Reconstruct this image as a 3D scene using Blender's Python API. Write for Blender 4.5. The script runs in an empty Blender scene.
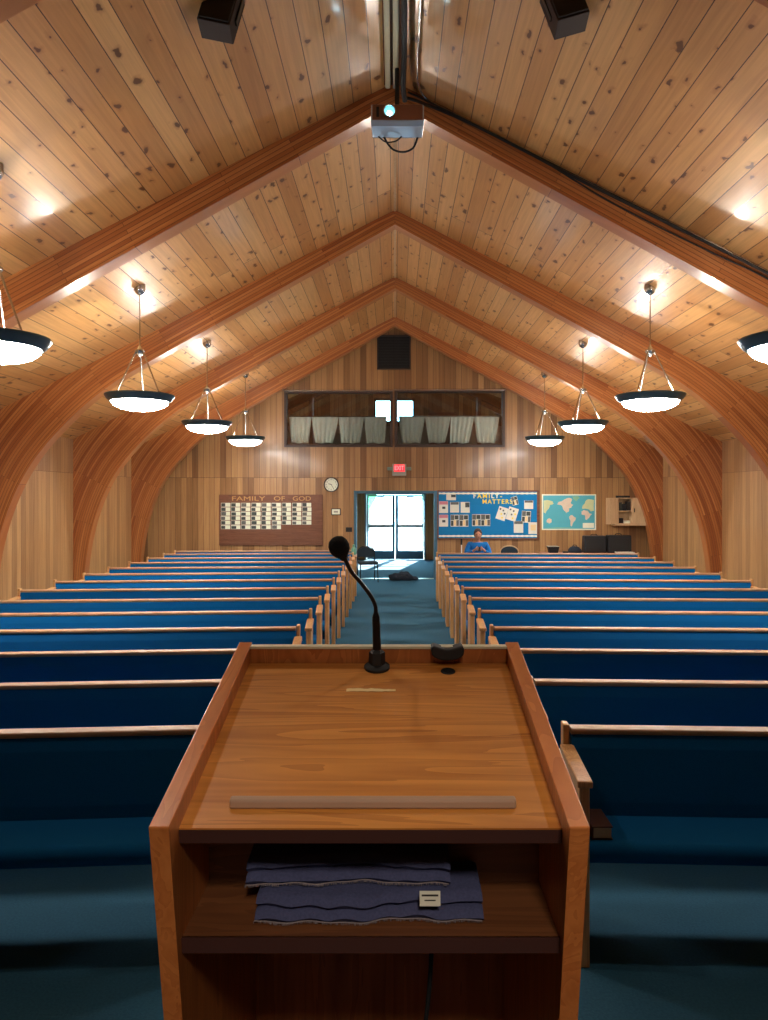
import bpy, math, random
from mathutils import Vector, Matrix
random.seed(7)
PI = math.pi
S = bpy.context.scene
C = S.collection
F = 760.0; CX = 395.0; CY = 496.0; CH = 2.0

def pt(x, y, Y):
    return Vector(((x-CX)/F*Y, Y, CH-(y-CY)/F*Y))
def lin(c):
    c = c/255.0
    return c/12.92 if c <= 0.04045 else ((c+0.055)/1.055)**2.4
def rgb(r, g, b): return (lin(r), lin(g), lin(b), 1.0)

# ------------------------------------------------------------------ materials
class N:
    def __init__(s, name):
        s.m = bpy.data.materials.new(name); s.m.use_nodes = True
        s.t = s.m.node_tree; s.t.nodes.clear()
        s.out = s.t.nodes.new('ShaderNodeOutputMaterial')
        s.b = s.t.nodes.new('ShaderNodeBsdfPrincipled')
        s.t.links.new(s.b.outputs[0], s.out.inputs[0])
    def n(s, typ, **kw):
        x = s.t.nodes.new('ShaderNode'+typ)
        for k, v in kw.items(): setattr(x, k, v)
        return x
    def l(s, a, b): s.t.links.new(a, b)
    def put(s, sock, v):
        if hasattr(v, 'is_output'): s.l(v, sock)
        else: sock.default_value = v
    def math(s, op, a, b=0.0, c=None):
        x = s.n('Math', operation=op); s.put(x.inputs[0], a); s.put(x.inputs[1], b)
        if c is not None: s.put(x.inputs[2], c)
        return x.outputs[0]
    def mix(s, f, a, b, mode='MIX'):
        x = s.n('Mix', data_type='RGBA', blend_type=mode)
        s.put(x.inputs[0], f); s.put(x.inputs[6], a); s.put(x.inputs[7], b)
        return x.outputs[2]
    def ramp(s, f, stops):
        x = s.n('ValToRGB'); s.l(f, x.inputs[0]); e = x.color_ramp.elements
        while len(e) < len(stops): e.new(0.5)
        for i, (p, c) in enumerate(stops): e[i].position = p; e[i].color = c
        return x.outputs[0]
    def map(s, v, sc, loc=None):
        x = s.n('VectorMath', operation='MULTIPLY_ADD'); s.l(v, x.inputs[0]); x.inputs[1].default_value = sc
        if loc is not None: s.put(x.inputs[2], loc)
        return x.outputs[0]
    def bump(s, h, st, d=0.01):
        x = s.n('Bump'); s.l(h, x.inputs['Height']); x.inputs['Strength'].default_value = st
        x.inputs['Distance'].default_value = d; s.l(x.outputs[0], s.b.inputs['Normal'])

def plain(name, col, rough=0.5, metal=0.0, var=0.06, scale=8.0, emit=None, coat=0.0, bump=0.0):
    q = N(name)
    tc = q.n('TexCoord'); no = q.n('TexNoise'); no.inputs['Scale'].default_value = scale
    no.inputs['Detail'].default_value = 4; q.l(tc.outputs['Object'], no.inputs['Vector'])
    a = tuple(max(0, c*(1-var)) for c in col[:3])+(1,); b = tuple(min(1, c*(1+var)) for c in col[:3])+(1,)
    q.put(q.b.inputs['Base Color'], q.mix(no.outputs[0], a, b))
    q.b.inputs['Roughness'].default_value = rough; q.b.inputs['Metallic'].default_value = metal
    q.b.inputs['Coat Weight'].default_value = coat
    if bump: q.bump(no.outputs[0], bump)
    if emit:
        q.b.inputs['Emission Color'].default_value = emit[0]; q.b.inputs['Emission Strength'].default_value = emit[1]
    return q.m

def planks(name, pw, pl, off, stops, groove, rough=0.4, coat=0.0, knots=False, mortar=0.006, grain=(1.2, 28), gs=0.35, grain_dark=(0.35, 0.2, 0.1, 1)):
    """UV in metres: u along the boards, v across them"""
    q = N(name)
    tc = q.n('TexCoord'); uv = tc.outputs['UV']
    br = q.n('TexBrick'); br.offset = off; br.offset_frequency = 2; br.squash = 1
    q.l(uv, br.inputs['Vector'])
    for k, v in (('Color1', (0, 0, 0, 1)), ('Color2', (1, 1, 1, 1)), ('Mortar', (0.5, 0.5, 0.5, 1)), ('Scale', 1.0), ('Mortar Size', mortar), ('Mortar Smooth', 0.1), ('Bias', 0.0), ('Brick Width', pl), ('Row Height', pw)):
        br.inputs[k].default_value = v
    r = br.outputs['Color']
    sh = q.map(r, (7.3, 3.1, 0))
    gv = q.map(uv, (grain[0], grain[1], 1), sh)
    no = q.n('TexNoise'); no.inputs['Scale'].default_value = 1.0; no.inputs['Detail'].default_value = 5; no.inputs['Distortion'].default_value = 0.8
    q.l(gv, no.inputs['Vector'])
    big = q.n('TexNoise'); big.inputs['Scale'].default_value = 1.0; big.inputs['Detail'].default_value = 2
    q.l(q.map(uv, (1.0, 5.0, 1), sh), big.inputs['Vector'])
    base = q.ramp(r, stops)
    f = q.ramp(no.outputs[0], [(0.35, (0, 0, 0, 1)), (0.7, (1, 1, 1, 1))])
    col = q.mix(q.math('MULTIPLY', f, gs), base, grain_dark, 'MULTIPLY')
    col = q.mix(q.math('MULTIPLY', big.outputs[0], 0.35), col, (0.75, 0.6, 0.45, 1), 'MULTIPLY')
    if knots:
        dn = q.n('TexNoise'); dn.inputs['Scale'].default_value = 9.0; q.l(uv, dn.inputs['Vector'])
        kv = q.map(uv, (2.6, 5.2, 0), sh)
        kk = q.n('VectorMath', operation='ADD'); q.l(kv, kk.inputs[0]); q.l(q.map(dn.outputs['Color'], (0.5, 0.5, 0)), kk.inputs[1])
        vo = q.n('TexVoronoi', voronoi_dimensions='2D', feature='F1'); vo.inputs['Scale'].default_value = 1.0
        vo.inputs['Randomness'].default_value = 1.0
        q.l(kk.outputs[0], vo.inputs['Vector'])
        sz = q.n('SeparateColor'); q.l(vo.outputs['Color'], sz.inputs[0])
        # knot radius differs per cell, some cells have none
        rad = q.math('MULTIPLY', q.math('POWER', q.math('MAXIMUM', q.math('SUBTRACT', sz.outputs[0], 0.3), 0.0), 1.5), 0.2)
        d = q.math('SUBTRACT', vo.outputs['Distance'], rad)
        k1 = q.ramp(d, [(0.0, (1, 1, 1, 1)), (0.035, (0, 0, 0, 1))])
        k2 = q.ramp(d, [(0.0, (1, 1, 1, 1)), (0.14, (0, 0, 0, 1))])
        has = q.math('GREATER_THAN', sz.outputs[0], 0.33)
        col = q.mix(q.math('MULTIPLY', q.math('MULTIPLY', k2, has), 0.5), col, rgb(160, 92, 45))
        col = q.mix(q.math('MULTIPLY', q.math('MULTIPLY', k1, has), 0.8), col, rgb(84, 46, 24))
    col = q.mix(br.outputs['Fac'], col, groove)
    q.put(q.b.inputs['Base Color'], col)
    q.b.inputs['Roughness'].default_value = rough
    q.b.inputs['Coat Weight'].default_value = coat; q.b.inputs['Coat Roughness'].default_value = 0.12
    q.bump(q.math('MULTIPLY', br.outputs['Fac'], -1.0), 0.6, 0.006)
    return q.m

def wood(name, c1, c2, axis='x', rough=0.4, coat=0.2, k=1.0):
    """solid varnished oak; grain runs along axis of the object"""
    q = N(name); tc = q.n('TexCoord')
    sc = {'x': (2.2, 30, 30), 'y': (30, 2.2, 30), 'z': (30, 30, 2.2)}[axis]
    sc = tuple(v*k for v in sc)
    v = q.map(tc.outputs['Object'], sc)
    no = q.n('TexNoise'); no.inputs['Scale'].default_value = 1; no.inputs['Detail'].default_value = 6; no.inputs['Distortion'].default_value = 0.6
    q.l(v, no.inputs['Vector'])
    wv = q.n('TexNoise'); wv.inputs['Scale'].default_value = 0.35; wv.inputs['Detail'].default_value = 3; wv.inputs['Distortion'].default_value = 1.5
    q.l(v, wv.inputs['Vector'])
    rings = q.math('FRACT', q.math('MULTIPLY', wv.outputs[0], 7.0))
    f = q.math('ADD', q.math('MULTIPLY', rings, 0.35), q.math('MULTIPLY', no.outputs[0], 0.8))
    col = q.ramp(f, [(0.25, c1), (0.85, c2)])
    q.put(q.b.inputs['Base Color'], col); q.b.inputs['Roughness'].default_value = rough
    q.b.inputs['Coat Weight'].default_value = coat; q.b.inputs['Coat Roughness'].default_value = 0.2
    return q.m

def fabric(name, c, rough=0.95, scale=220, var=0.35, bump=0.25):
    q = N(name); tc = q.n('TexCoord')
    no = q.n('TexNoise'); no.inputs['Scale'].default_value = scale; no.inputs['Detail'].default_value = 3
    q.l(tc.outputs['Object'], no.inputs['Vector'])
    n2 = q.n('TexNoise'); n2.inputs['Scale'].default_value = 2.5; n2.inputs['Detail'].default_value = 3
    q.l(tc.outputs['Object'], n2.inputs['Vector'])
    a = tuple(x*(1-var) for x in c[:3])+(1,); b = tuple(x*(1+var) for x in c[:3])+(1,)
    col = q.mix(no.outputs[0], a, b)
    col = q.mix(q.math('MULTIPLY', n2.outputs[0], 0.3), col, tuple(x*0.7 for x in c[:3])+(1,))
    q.put(q.b.inputs['Base Color'], col); q.b.inputs['Roughness'].default_value = rough
    q.b.inputs['Specular IOR Level'].default_value = 0.2
    q.bump(no.outputs[0], bump, 0.003)
    return q.m

def glass(name, tint=(0.9, 0.95, 0.97, 1), refl=0.08):
    q = N(name); q.t.nodes.remove(q.b)
    tr = q.n('BsdfTransparent'); tr.inputs[0].default_value = tint
    gl = q.n('BsdfGlossy'); gl.inputs['Roughness'].default_value = 0.02
    lw = q.n('Fresnel'); lw.inputs[0].default_value = 1.5
    mx = q.n('MixShader'); q.l(q.math('MAXIMUM', lw.outputs[0], refl), mx.inputs[0])
    q.l(tr.outputs[0], mx.inputs[1]); q.l(gl.outputs[0], mx.inputs[2]); q.l(mx.outputs[0], q.out.inputs[0])
    return q.m

M = {}
M['ceiling'] = planks('pine_ceiling', 0.205, 6.3, 0.37, [(0, rgb(240, 192, 128)), (0.5, rgb(230, 176, 112)), (1, rgb(210, 153, 92))], rgb(84, 54, 32), rough=0.36, coat=0.35, knots=True, mortar=0.004, gs=0.25)
M['wall'] = planks('wall_boards', 0.135, 2.44, 0.0, [(0, rgb(194, 152, 102)), (0.45, rgb(178, 136, 90)), (0.75, rgb(158, 118, 76)), (1, rgb(136, 98, 64))], rgb(62, 36, 22), rough=0.38, coat=0.15, mortar=0.003, gs=0.35)
M['side_wall'] = planks('side_wall_boards', 0.15, 2.44, 0.0, [(0, rgb(208, 166, 114)), (0.6, rgb(190, 148, 100)), (1, rgb(166, 124, 84))], rgb(110, 68, 38), rough=0.42, coat=0.1, mortar=0.003, gs=0.4)
M['arch'] = planks('laminated_wood', 0.042, 1.9, 0.41, [(0, rgb(212, 144, 86)), (0.5, rgb(194, 122, 68)), (1, rgb(166, 94, 50))], rgb(112, 62, 36), rough=0.35, coat=0.3, mortar=0.003, gs=0.3)
M['oak_x'] = wood('oak_top', rgb(172, 102, 38), rgb(218, 146, 68), 'x')
M['oak_z'] = wood('oak_upright', rgb(152, 84, 38), rgb(198, 122, 64), 'z')
M['oak_edge'] = wood('oak_edging', rgb(190, 104, 46), rgb(218, 134, 68), 'y', rough=0.35, coat=0.4)
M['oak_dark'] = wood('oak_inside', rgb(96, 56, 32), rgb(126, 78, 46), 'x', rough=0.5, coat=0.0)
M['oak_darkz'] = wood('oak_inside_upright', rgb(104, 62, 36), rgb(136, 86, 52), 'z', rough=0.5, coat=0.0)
M['rail'] = wood('pew_rail_wood', rgb(150, 108, 74), rgb(188, 150, 112), 'x', rough=0.5, coat=0.05)
M['pew_end'] = wood('pew_end_wood', rgb(176, 122, 72), rgb(216, 166, 108), 'z', rough=0.4, coat=0.2)
M['blue'] = fabric('pew_blue_fabric', rgb(0, 90, 148))
M['carpet'] = fabric('blue_carpet', rgb(44, 88, 112), scale=90, var=0.4, bump=0.6)
M['black'] = plain('black_plastic', rgb(22, 22, 25), 0.65)
M['blackm'] = plain('black_metal', rgb(20, 21, 24), 0.35, 0.3)
M['foam'] = plain('black_foam', rgb(20, 22, 28), 1.0, scale=300, var=0.4, bump=0.5)
M['dark'] = plain('dark_bronze', rgb(48, 44, 42), 0.45, 0.3)
M['frame'] = plain('window_frame_brown', rgb(62, 44, 36), 0.5)
M['doorframe'] = plain('door_frame_metal', rgb(70, 108, 128), 0.4, 0.2)
M['steel'] = plain('brushed_steel', rgb(190, 190, 188), 0.25, 1.0)
M['bowl'] = plain('frosted_lit_glass', rgb(245, 245, 240), 0.5, emit=((1.0, 0.95, 0.88, 1), 70.0))
M['bowl_in'] = plain('bowl_inner_reflector', rgb(235, 232, 225), 0.5)
M['rim'] = plain('blue_grey_rim', rgb(74, 96, 104), 0.35, 0.4)
M['white'] = plain('white_paint', rgb(225, 225, 220), 0.6)
M['cream'] = plain('cream_plastic', rgb(214, 208, 178), 0.5)
M['paper'] = plain('paper', rgb(222, 220, 205), 0.8)
M['projector'] = plain('projector_shell', rgb(176, 188, 204), 0.2, 0.1, coat=0.5)
M['lens'] = plain('projector_lens_glow', rgb(90, 200, 230), 0.2, emit=((0.25, 0.8, 1.0, 1), 1.0))
M['lamp'] = plain('projector_lamp', rgb(255, 255, 255), 0.2, emit=((0.8, 1.0, 1.0, 1), 30.0))
M['boardblue'] = plain('bulletin_blue', rgb(0, 118, 176), 0.85, scale=3)
M['red'] = plain('exit_red', rgb(220, 20, 30), 0.5, emit=((1, 0.03, 0.05, 1), 0.9))
M['redtext'] = plain('exit_letters', rgb(255, 120, 120), 0.5, emit=((1, 0.18, 0.2, 1), 1.6))
M['grey'] = plain('grey_plastic', rgb(160, 158, 146), 0.5)
M['greygreen'] = plain('grey_green_lamp_head', rgb(120, 140, 124), 0.5)
M['boardwood'] = wood('sign_board_wood', rgb(100, 58, 38), rgb(128, 82, 56), 'x', rough=0.5, coat=0.1)
M['gold'] = plain('gold_letters', rgb(196, 146, 84), 0.4, 0.2)
M['yellow'] = plain('yellow_card', rgb(240, 214, 70), 0.7)
M['whitecard'] = plain('white_card', rgb(235, 238, 215), 0.7)
M['curtain'] = fabric('cream_curtain', rgb(242, 238, 218), scale=80, var=0.1)
M['glass'] = glass('window_glass', refl=0.10)
M['doorglass'] = glass('door_glass', refl=0.04)
M['plaster'] = plain('dim_plaster', rgb(178, 160, 146), 0.8)
M['brown'] = plain('brown_panel', rgb(132, 82, 58), 0.5)
M['denim'] = fabric('denim_cloth', rgb(74, 78, 112), scale=260, var=0.4)
M['fray'] = fabric('frayed_edge', rgb(138, 128, 132), scale=300)
M['tape'] = plain('cream_tape', rgb(232, 206, 150), 0.6)
M['ledge'] = plain('pale_ledge_strip', rgb(176, 144, 122), 0.35)
M['skin'] = plain('skin', rgb(176, 122, 96), 0.6)
M['shirt'] = fabric('blue_shirt', rgb(34, 108, 176), scale=150)
M['jeans'] = fabric('dark_trousers', rgb(44, 52, 72), scale=150)
M['hair'] = plain('dark_hair', rgb(50, 42, 42), 0.8, scale=60, var=0.3)
M['chairpad'] = fabric('dark_chair_pad', rgb(44, 54, 62), scale=150)
M['tan'] = plain('tan_metal', rgb(190, 160, 120), 0.4, 0.4)
M['green'] = plain('pale_green_plastic', rgb(96, 160, 138), 0.5)
M['ocean'] = plain('map_ocean', rgb(84, 176, 190), 0.6, scale=5)
M['land'] = plain('map_land', rgb(206, 212, 160), 0.6, scale=9, var=0.15)
M['land2'] = plain('map_land_pink', rgb(222, 200, 176), 0.6, scale=9, var=0.15)
M['landgreen'] = plain('map_land_green', rgb(130, 186, 150), 0.6, scale=9, var=0.12)
M['photo'] = plain('photo_print', rgb(96, 96, 92), 0.5, scale=26, var=0.75)
M['photo2'] = plain('photo_print_dark', rgb(60, 66, 64), 0.5, scale=30, var=0.75)
M['pink'] = plain('pink_print', rgb(206, 128, 140), 0.7)
M['concrete'] = plain('outdoor_concrete', rgb(205, 205, 200), 0.9, scale=2)
M['leaves'] = plain('tree_leaves', rgb(70, 120, 70), 0.8, scale=6, var=0.4)
M['bark'] = plain('tree_bark', rgb(110, 90, 70), 0.9, scale=12, var=0.3)
M['lightwood'] = wood('pale_cabinet_wood', rgb(196, 160, 118), rgb(222, 190, 148), 'z', rough=0.5, coat=0.05)
M['book'] = plain('brown_book_cover', rgb(72, 40, 34), 0.6)
M['mat'] = fabric('grey_blue_mat', rgb(92, 120, 140), scale=120)
M['jacket'] = fabric('dark_jacket', rgb(40, 46, 56), scale=90)
M['grille'] = plain('speaker_grille', rgb(30, 27, 26), 0.7, scale=200, var=0.4)
M['spk'] = plain('speaker_box', rgb(46, 30, 26), 0.7)
M['brass'] = plain('brass_strip', rgb(190, 180, 150), 0.35, 0.8)

# ------------------------------------------------------------------ geometry helpers
class MB:
    def __init__(s): s.v = []; s.f = []; s.uv = []; s.mi = []; s.cur = 0
    def face(s, idx, uv=None): s.f.append(tuple(idx)); s.uv.append(uv); s.mi.append(s.cur)
    def add(s, verts, faces, uvs=None):
        b = len(s.v); s.v += [tuple(p) for p in verts]
        for i, f in enumerate(faces): s.face([b+k for k in f], uvs[i] if uvs else None)
    def box(s, x0, x1, y0, y1, z0, z1, mat=None):
        vs = [Vector((x, y, z)) for z in (z0, z1) for y in (y0, y1) for x in (x0, x1)]
        if mat is not None: vs = [mat @ p for p in vs]
        s.add(vs, [(0, 2, 3, 1), (4, 5, 7, 6), (0, 1, 5, 4), (2, 6, 7, 3), (0, 4, 6, 2), (1, 3, 7, 5)])
        return s
    def prism(s, poly, a0, a1, axis='x', mat=None):
        """poly of (p,q) extruded along axis between a0 and a1"""
        def P(p, q, a):
            v = {'x': Vector((a, p, q)), 'y': Vector((p, a, q)), 'z': Vector((p, q, a))}[axis]
            return mat @ v if mat is not None else v
        n = len(poly); vs = [P(p, q, a0) for p, q in poly]+[P(p, q, a1) for p, q in poly]
        fs = [tuple(range(n))[::-1], tuple(range(n, 2*n))]
        fs += [(i, (i+1) % n, n+(i+1) % n, n+i) for i in range(n)]
        s.add(vs, fs); return s
    def lathe(s, prof, segs=24, mat=None, cap=True):
        b = len(s.v); n = len(prof)
        for r, z in prof:
            for i in range(segs):
                a = 2*PI*i/segs; p = Vector((r*math.cos(a), r*math.sin(a), z))
                s.v.append(tuple(mat @ p if mat is not None else p))
        for j in range(n-1):
            for i in range(segs):
                k = (i+1) % segs
                s.face((b+j*segs+i, b+j*segs+k, b+(j+1)*segs+k, b+(j+1)*segs+i))
        if cap:
            s.face([b+i for i in range(segs)][::-1]); s.face([b+(n-1)*segs+i for i in range(segs)])
        return s
    def tube(s, pts, r, segs=8, smooth=True):
        pts = [Vector(p) for p in pts]
        if smooth and len(pts) > 2:
            q = []
            for i in range(len(pts)-1):
                p0 = pts[max(i-1, 0)]; p1 = pts[i]; p2 = pts[i+1]; p3 = pts[min(i+2, len(pts)-1)]
                for k in range(6):
                    t = k/6
                    q.append(0.5*((2*p1)+(-p0+p2)*t+(2*p0-5*p1+4*p2-p3)*t*t+(-p0+3*p1-3*p2+p3)*t**3))
            q.append(pts[-1]); 
            rr = r if callable(r) else None
            pts = q
        b = len(s.v); n = len(pts); up = None
        for i, p in enumerate(pts):
            d = (pts[min(i+1, n-1)]-pts[max(i-1, 0)]).normalized()
            if up is None:
                up = d.orthogonal().normalized()
            up = (up-d*up.dot(d)).normalized(); w = d.cross(up)
            rad = r(i/(n-1)) if callable(r) else r
            for k in range(segs):
                a = 2*PI*k/segs; s.v.append(tuple(p+up*math.cos(a)*rad+w*math.sin(a)*rad))
        for i in range(n-1):
            for k in range(segs):
                m = (k+1) % segs
                s.face((b+i*segs+k, b+i*segs+m, b+(i+1)*segs+m, b+(i+1)*segs+k))
        s.face([b+k for k in range(segs)][::-1]); s.face([b+(n-1)*segs+k for k in range(segs)])
        return s
    def ellipsoid(s, c, r, segs=20, rings=12, fn=None):
        b = len(s.v); c = Vector(c)
        for j in range(rings+1):
            th = PI*j/rings
            for i in range(segs):
                a = 2*PI*i/segs
                d = Vector((math.sin(th)*math.cos(a), math.sin(th)*math.sin(a), math.cos(th)))
                k = fn(d) if fn else 1.0
                s.v.append((c.x+d.x*r[0]*k, c.y+d.y*r[1]*k, c.z+d.z*r[2]*k))
        for j in range(rings):
            for i in range(segs):
                k = (i+1) % segs
                s.face((b+j*segs+i, b+(j+1)*segs+i, b+(j+1)*segs+k, b+j*segs+k))
        return s
    def build(s, name, mat, parent=None, smooth=False, bevel=0.0, loc=None, rot=None, mats=None):
        me = bpy.data.meshes.new(name); me.from_pydata(s.v, [], s.f)
        if any(u is not None for u in s.uv):
            ul = me.uv_layers.new(name='UVMap')
            for p in me.polygons:
                u = s.uv[p.index]
                if u:
                    for k, li in enumerate(p.loop_indices): ul.data[li].uv = u[k]
        me.materials.append(mat)
        if mats:
            for mm in mats: me.materials.append(mm)
            for p in me.polygons: p.material_index = s.mi[p.index]
        if smooth:
            for p in me.polygons: p.use_smooth = True
        me.validate(); me.update()
        o = bpy.data.objects.new(name, me); C.objects.link(o)
        if parent is not None: o.parent = parent
        if loc is not None: o.location = loc
        if rot is not None: o.rotation_euler = rot
        if bevel:
            b = o.modifiers.new('bevel', 'BEVEL'); b.width = bevel; b.segments = 2; b.limit_method = 'ANGLE'; b.angle_limit = 0.6
        if smooth and not bevel:
            try:
                e = o.modifiers.new('split', 'EDGE_SPLIT'); e.split_angle = 0.7
            except Exception: pass
        return o

def bx(*a): return MB().box(*a)
def tag(o, label, cat, group=None):
    o['label'] = label; o['category'] = cat
    if group: o['group'] = group
    return o
def thing(name, label, cat, loc=(0, 0, 0), rz=0.0, group=None):
    o = bpy.data.objects.new(name, None); C.objects.link(o); o.location = loc; o.rotation_euler = (0, 0, rz)
    o.empty_display_size = 0.1
    return tag(o, label, cat, group)
def struct(o): o['kind'] = 'structure'; return o
def dup(root, loc, rz, label, group=None):
    r = root.copy(); C.objects.link(r); r.location = loc; r.rotation_euler = (0, 0, rz); r['label'] = label
    if group: r['group'] = group
    for ch in list(root.children):
        c = ch.copy(); C.objects.link(c); c.parent = r
        for g in list(ch.children):
            d = g.copy(); C.objects.link(d); d.parent = c
    return r
def text(body, size, mat, parent, loc, name='lettering', extrude=0.004, rot=(PI/2, 0, 0), align='CENTER', fit=None, bold=0.0):
    cu = bpy.data.curves.new(name, 'FONT'); cu.body = body; cu.size = size; cu.extrude = extrude; cu.align_x = align; cu.align_y = 'CENTER'; cu.offset = bold
    t = bpy.data.objects.new(name+'_tmp', cu); C.objects.link(t)
    bpy.context.view_layer.update()
    me = bpy.data.meshes.new_from_object(t.evaluated_get(bpy.context.evaluated_depsgraph_get()))
    C.objects.unlink(t); bpy.data.objects.remove(t)
    me.materials.clear(); me.materials.append(mat); me.name = name
    if fit:
        w = max(v.co.x for v in me.vertices)-min(v.co.x for v in me.vertices)
        for v in me.vertices: v.co.x *= fit/w
    o = bpy.data.objects.new(name, me); C.objects.link(o); o.parent = parent; o.location = loc; o.rotation_euler = rot
    return o

# ------------------------------------------------------------------ room shell
YW = 18.3; XL = -6.2; XR = 6.3; YD = 23.9; YB = -3.2
RZ = 6.22; SL = 0.504
def roof(x): return RZ-SL*abs(x)

def clip(poly, sgn):
    """keep z <= RZ - SL*sgn*x"""
    out = []; g = lambda p: RZ-SL*sgn*p[0]-p[1]
    for i in range(len(poly)):
        a, b = poly[i], poly[(i+1) % len(poly)]; ga, gb = g(a), g(b)
        if ga >= 0: out.append(a)
        if (ga >= 0) != (gb >= 0):
            t = ga/(ga-gb); out.append((a[0]+(b[0]-a[0])*t, a[1]+(b[1]-a[1])*t))
    return out
def gable(y0, y1, holes, xs_ex=(), zmax=6.3, x0=XL, x1=XR):
    xs = sorted(set([x0, 0.0, x1]+[h[0] for h in holes]+[h[1] for h in holes]))
    zs = sorted(set([0.0, 2.44, zmax]+[h[2] for h in holes]+[h[3] for h in holes]))
    b = MB()
    for i in range(len(xs)-1):
        for j in range(len(zs)-1):
            mx, mz = (xs[i]+xs[i+1])/2, (zs[j]+zs[j+1])/2
            if any(h[0] < mx < h[1] and h[2] < mz < h[3] for h in holes): continue
            p = clip([(xs[i], zs[j]), (xs[i+1], zs[j]), (xs[i+1], zs[j+1]), (xs[i], zs[j+1])], 1 if mx > 0 else -1)
            if len(p) < 3: continue
            n = len(p); base = len(b.v)
            b.v += [(q[0], y0, q[1]) for q in p]+[(q[0], y1, q[1]) for q in p]
            uv = [(q[1] if mz < 2.44 else 2.44+(q[1]-2.44)*0.6, q[0]+20) for q in p]
            b.face([base+k for k in range(n)], uv)
            b.face([base+n+k for k in range(n)][::-1], uv[::-1])
            for k in range(n):
                m = (k+1) % n
                b.face((base+k, base+n+k, base+n+m, base+m), [(p[k][1], 0.0), (p[k][1], 0.06), (p[m][1], 0.06), (p[m][1], 0.0)])
    return b
OP = (-0.92, 0.94, 0.0, 2.06)
WL = (-2.60, -0.12, 3.24, 4.47); WR = (0.06, 2.58, 3.24, 4.49)
struct(gable(YW, YW+0.12, [OP, WL, WR]).build('wall_back', M['wall']))
DO = (-0.95, 0.97, 0.0, 2.12); BW = (-0.60, 0.56, 4.36, 5.0)
struct(gable(YD, YD+0.15, [DO, BW], x0=XL, x1=XR).build('wall_entrance', M['wall']))
struct(gable(YB-0.1, YB, []).build('wall_front', M['wall']))

def side_wall(name, x, sx):
    b = MB(); h = roof(x)+0.02; y0, y1 = YB, YD
    vs = [(x, y0, 0), (x, y1, 0), (x, y1, h), (x, y0, h)]
    b.add(vs, [(0, 1, 2, 3)], [[(0, y0+9), (0, y1+9), (h, y1+9), (h, y0+9)]])
    x2 = x+sx*0.12
    b.add([(x2, y0, 0), (x2, y1, 0), (x2, y1, h), (x2, y0, h)], [(3, 2, 1, 0)], [[(0, 0)]*4])
    return struct(b.build(name, M['side_wall']))
side_wall('wall_left', XL, -1); side_wall('wall_right', XR, 1)

b = MB()
for sx in (-1, 1):
    xe = 6.6*sx
    L = 6.6*math.sqrt(1+SL*SL)
    y0, y1 = YB-0.2, YD+0.4
    for dz, fl in ((0, False), (0.12, True)):
        vs = [(0, y0, RZ+dz), (0, y1, RZ+dz), (xe, y1, roof(xe)+dz), (xe, y0, roof(xe)+dz)]
        o_ = 10 if sx > 0 else 30.07
        uv = [(y0+40, o_), (y1+40, o_), (y1+40, o_+L), (y0+40, o_+L)]
        f = (0, 1, 2, 3)
        b.add(vs, [f], [uv])
struct(b.build('ceiling', M['ceiling']))
# ridge board
rb_ = MB(); rb_.box(-0.018, 0.018, YB, YW, RZ-0.022, RZ-0.005)
struct(rb_.build('trim_ridge', M['lightwood']))

b = MB(); b.box(XL-0.2, XR+0.2, YB-0.1, YD+0.15, -0.1, 0.0)
struct(b.build('floor', M['carpet']))
b = MB(); b.box(XL, XR, YB, 1.95, 0.0, 0.35)
struct(b.build('floor_platform', M['carpet'], bevel=0.01))
# vestibule and gallery behind the back wall
vb = MB()
for x0, x1 in ((-1.42, -1.3), (1.3, 1.42)):
    y0, y1 = YW+0.12, YD
    b0 = len(vb.v)
    xi = x1 if x0 < 0 else x0
    vb.v += [(xi, y0, 0), (xi, y1, 0), (xi, y1, 2.5), (xi, y0, 2.5)]
    vb.face((b0, b0+1, b0+2, b0+3), [(0, y0), (0, y1), (2.5, y1), (2.5, y0)])
    xo = x0 if x0 < 0 else x1
    b0 = len(vb.v)
    vb.v += [(xo, y0, 0), (xo, y1, 0), (xo, y1, 2.5), (xo, y0, 2.5)]
    vb.face((b0, b0+1, b0+2, b0+3), [(0, y0), (0, y1), (2.5, y1), (2.5, y0)])
struct(vb.build('wall_vestibule', M['wall']))
struct(bx(XL, XR, YW+0.12, YD, 2.5, 2.62).build('ceiling_vestibule', M['plaster']))
# gallery partition with a brown panel
struct(bx(-6.1, 6.2, YD-0.03, YD-0.005, 2.62, 4.2).build('wall_gallery', M['plaster']))
gp = bx(1.05, 1.95, YD-0.12, YD-0.04, 3.4, 4.62); struct(gp.build('door_3', M['brown'], bevel=0.01))
g = MB()
for sx in (-1, 1):
    g.prism([(sx*1.6, 5.0), (sx*1.6, 5.2), (sx*4.8, 3.9), (sx*4.8, 3.5)], 20.8, 21.0, 'y')
    g.box(sx*2.3-0.05, sx*2.3+0.05, 20.8, 20.95, 2.62, 4.9)
struct(g.build('trim_gallery', M['oak_darkz']))

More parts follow.
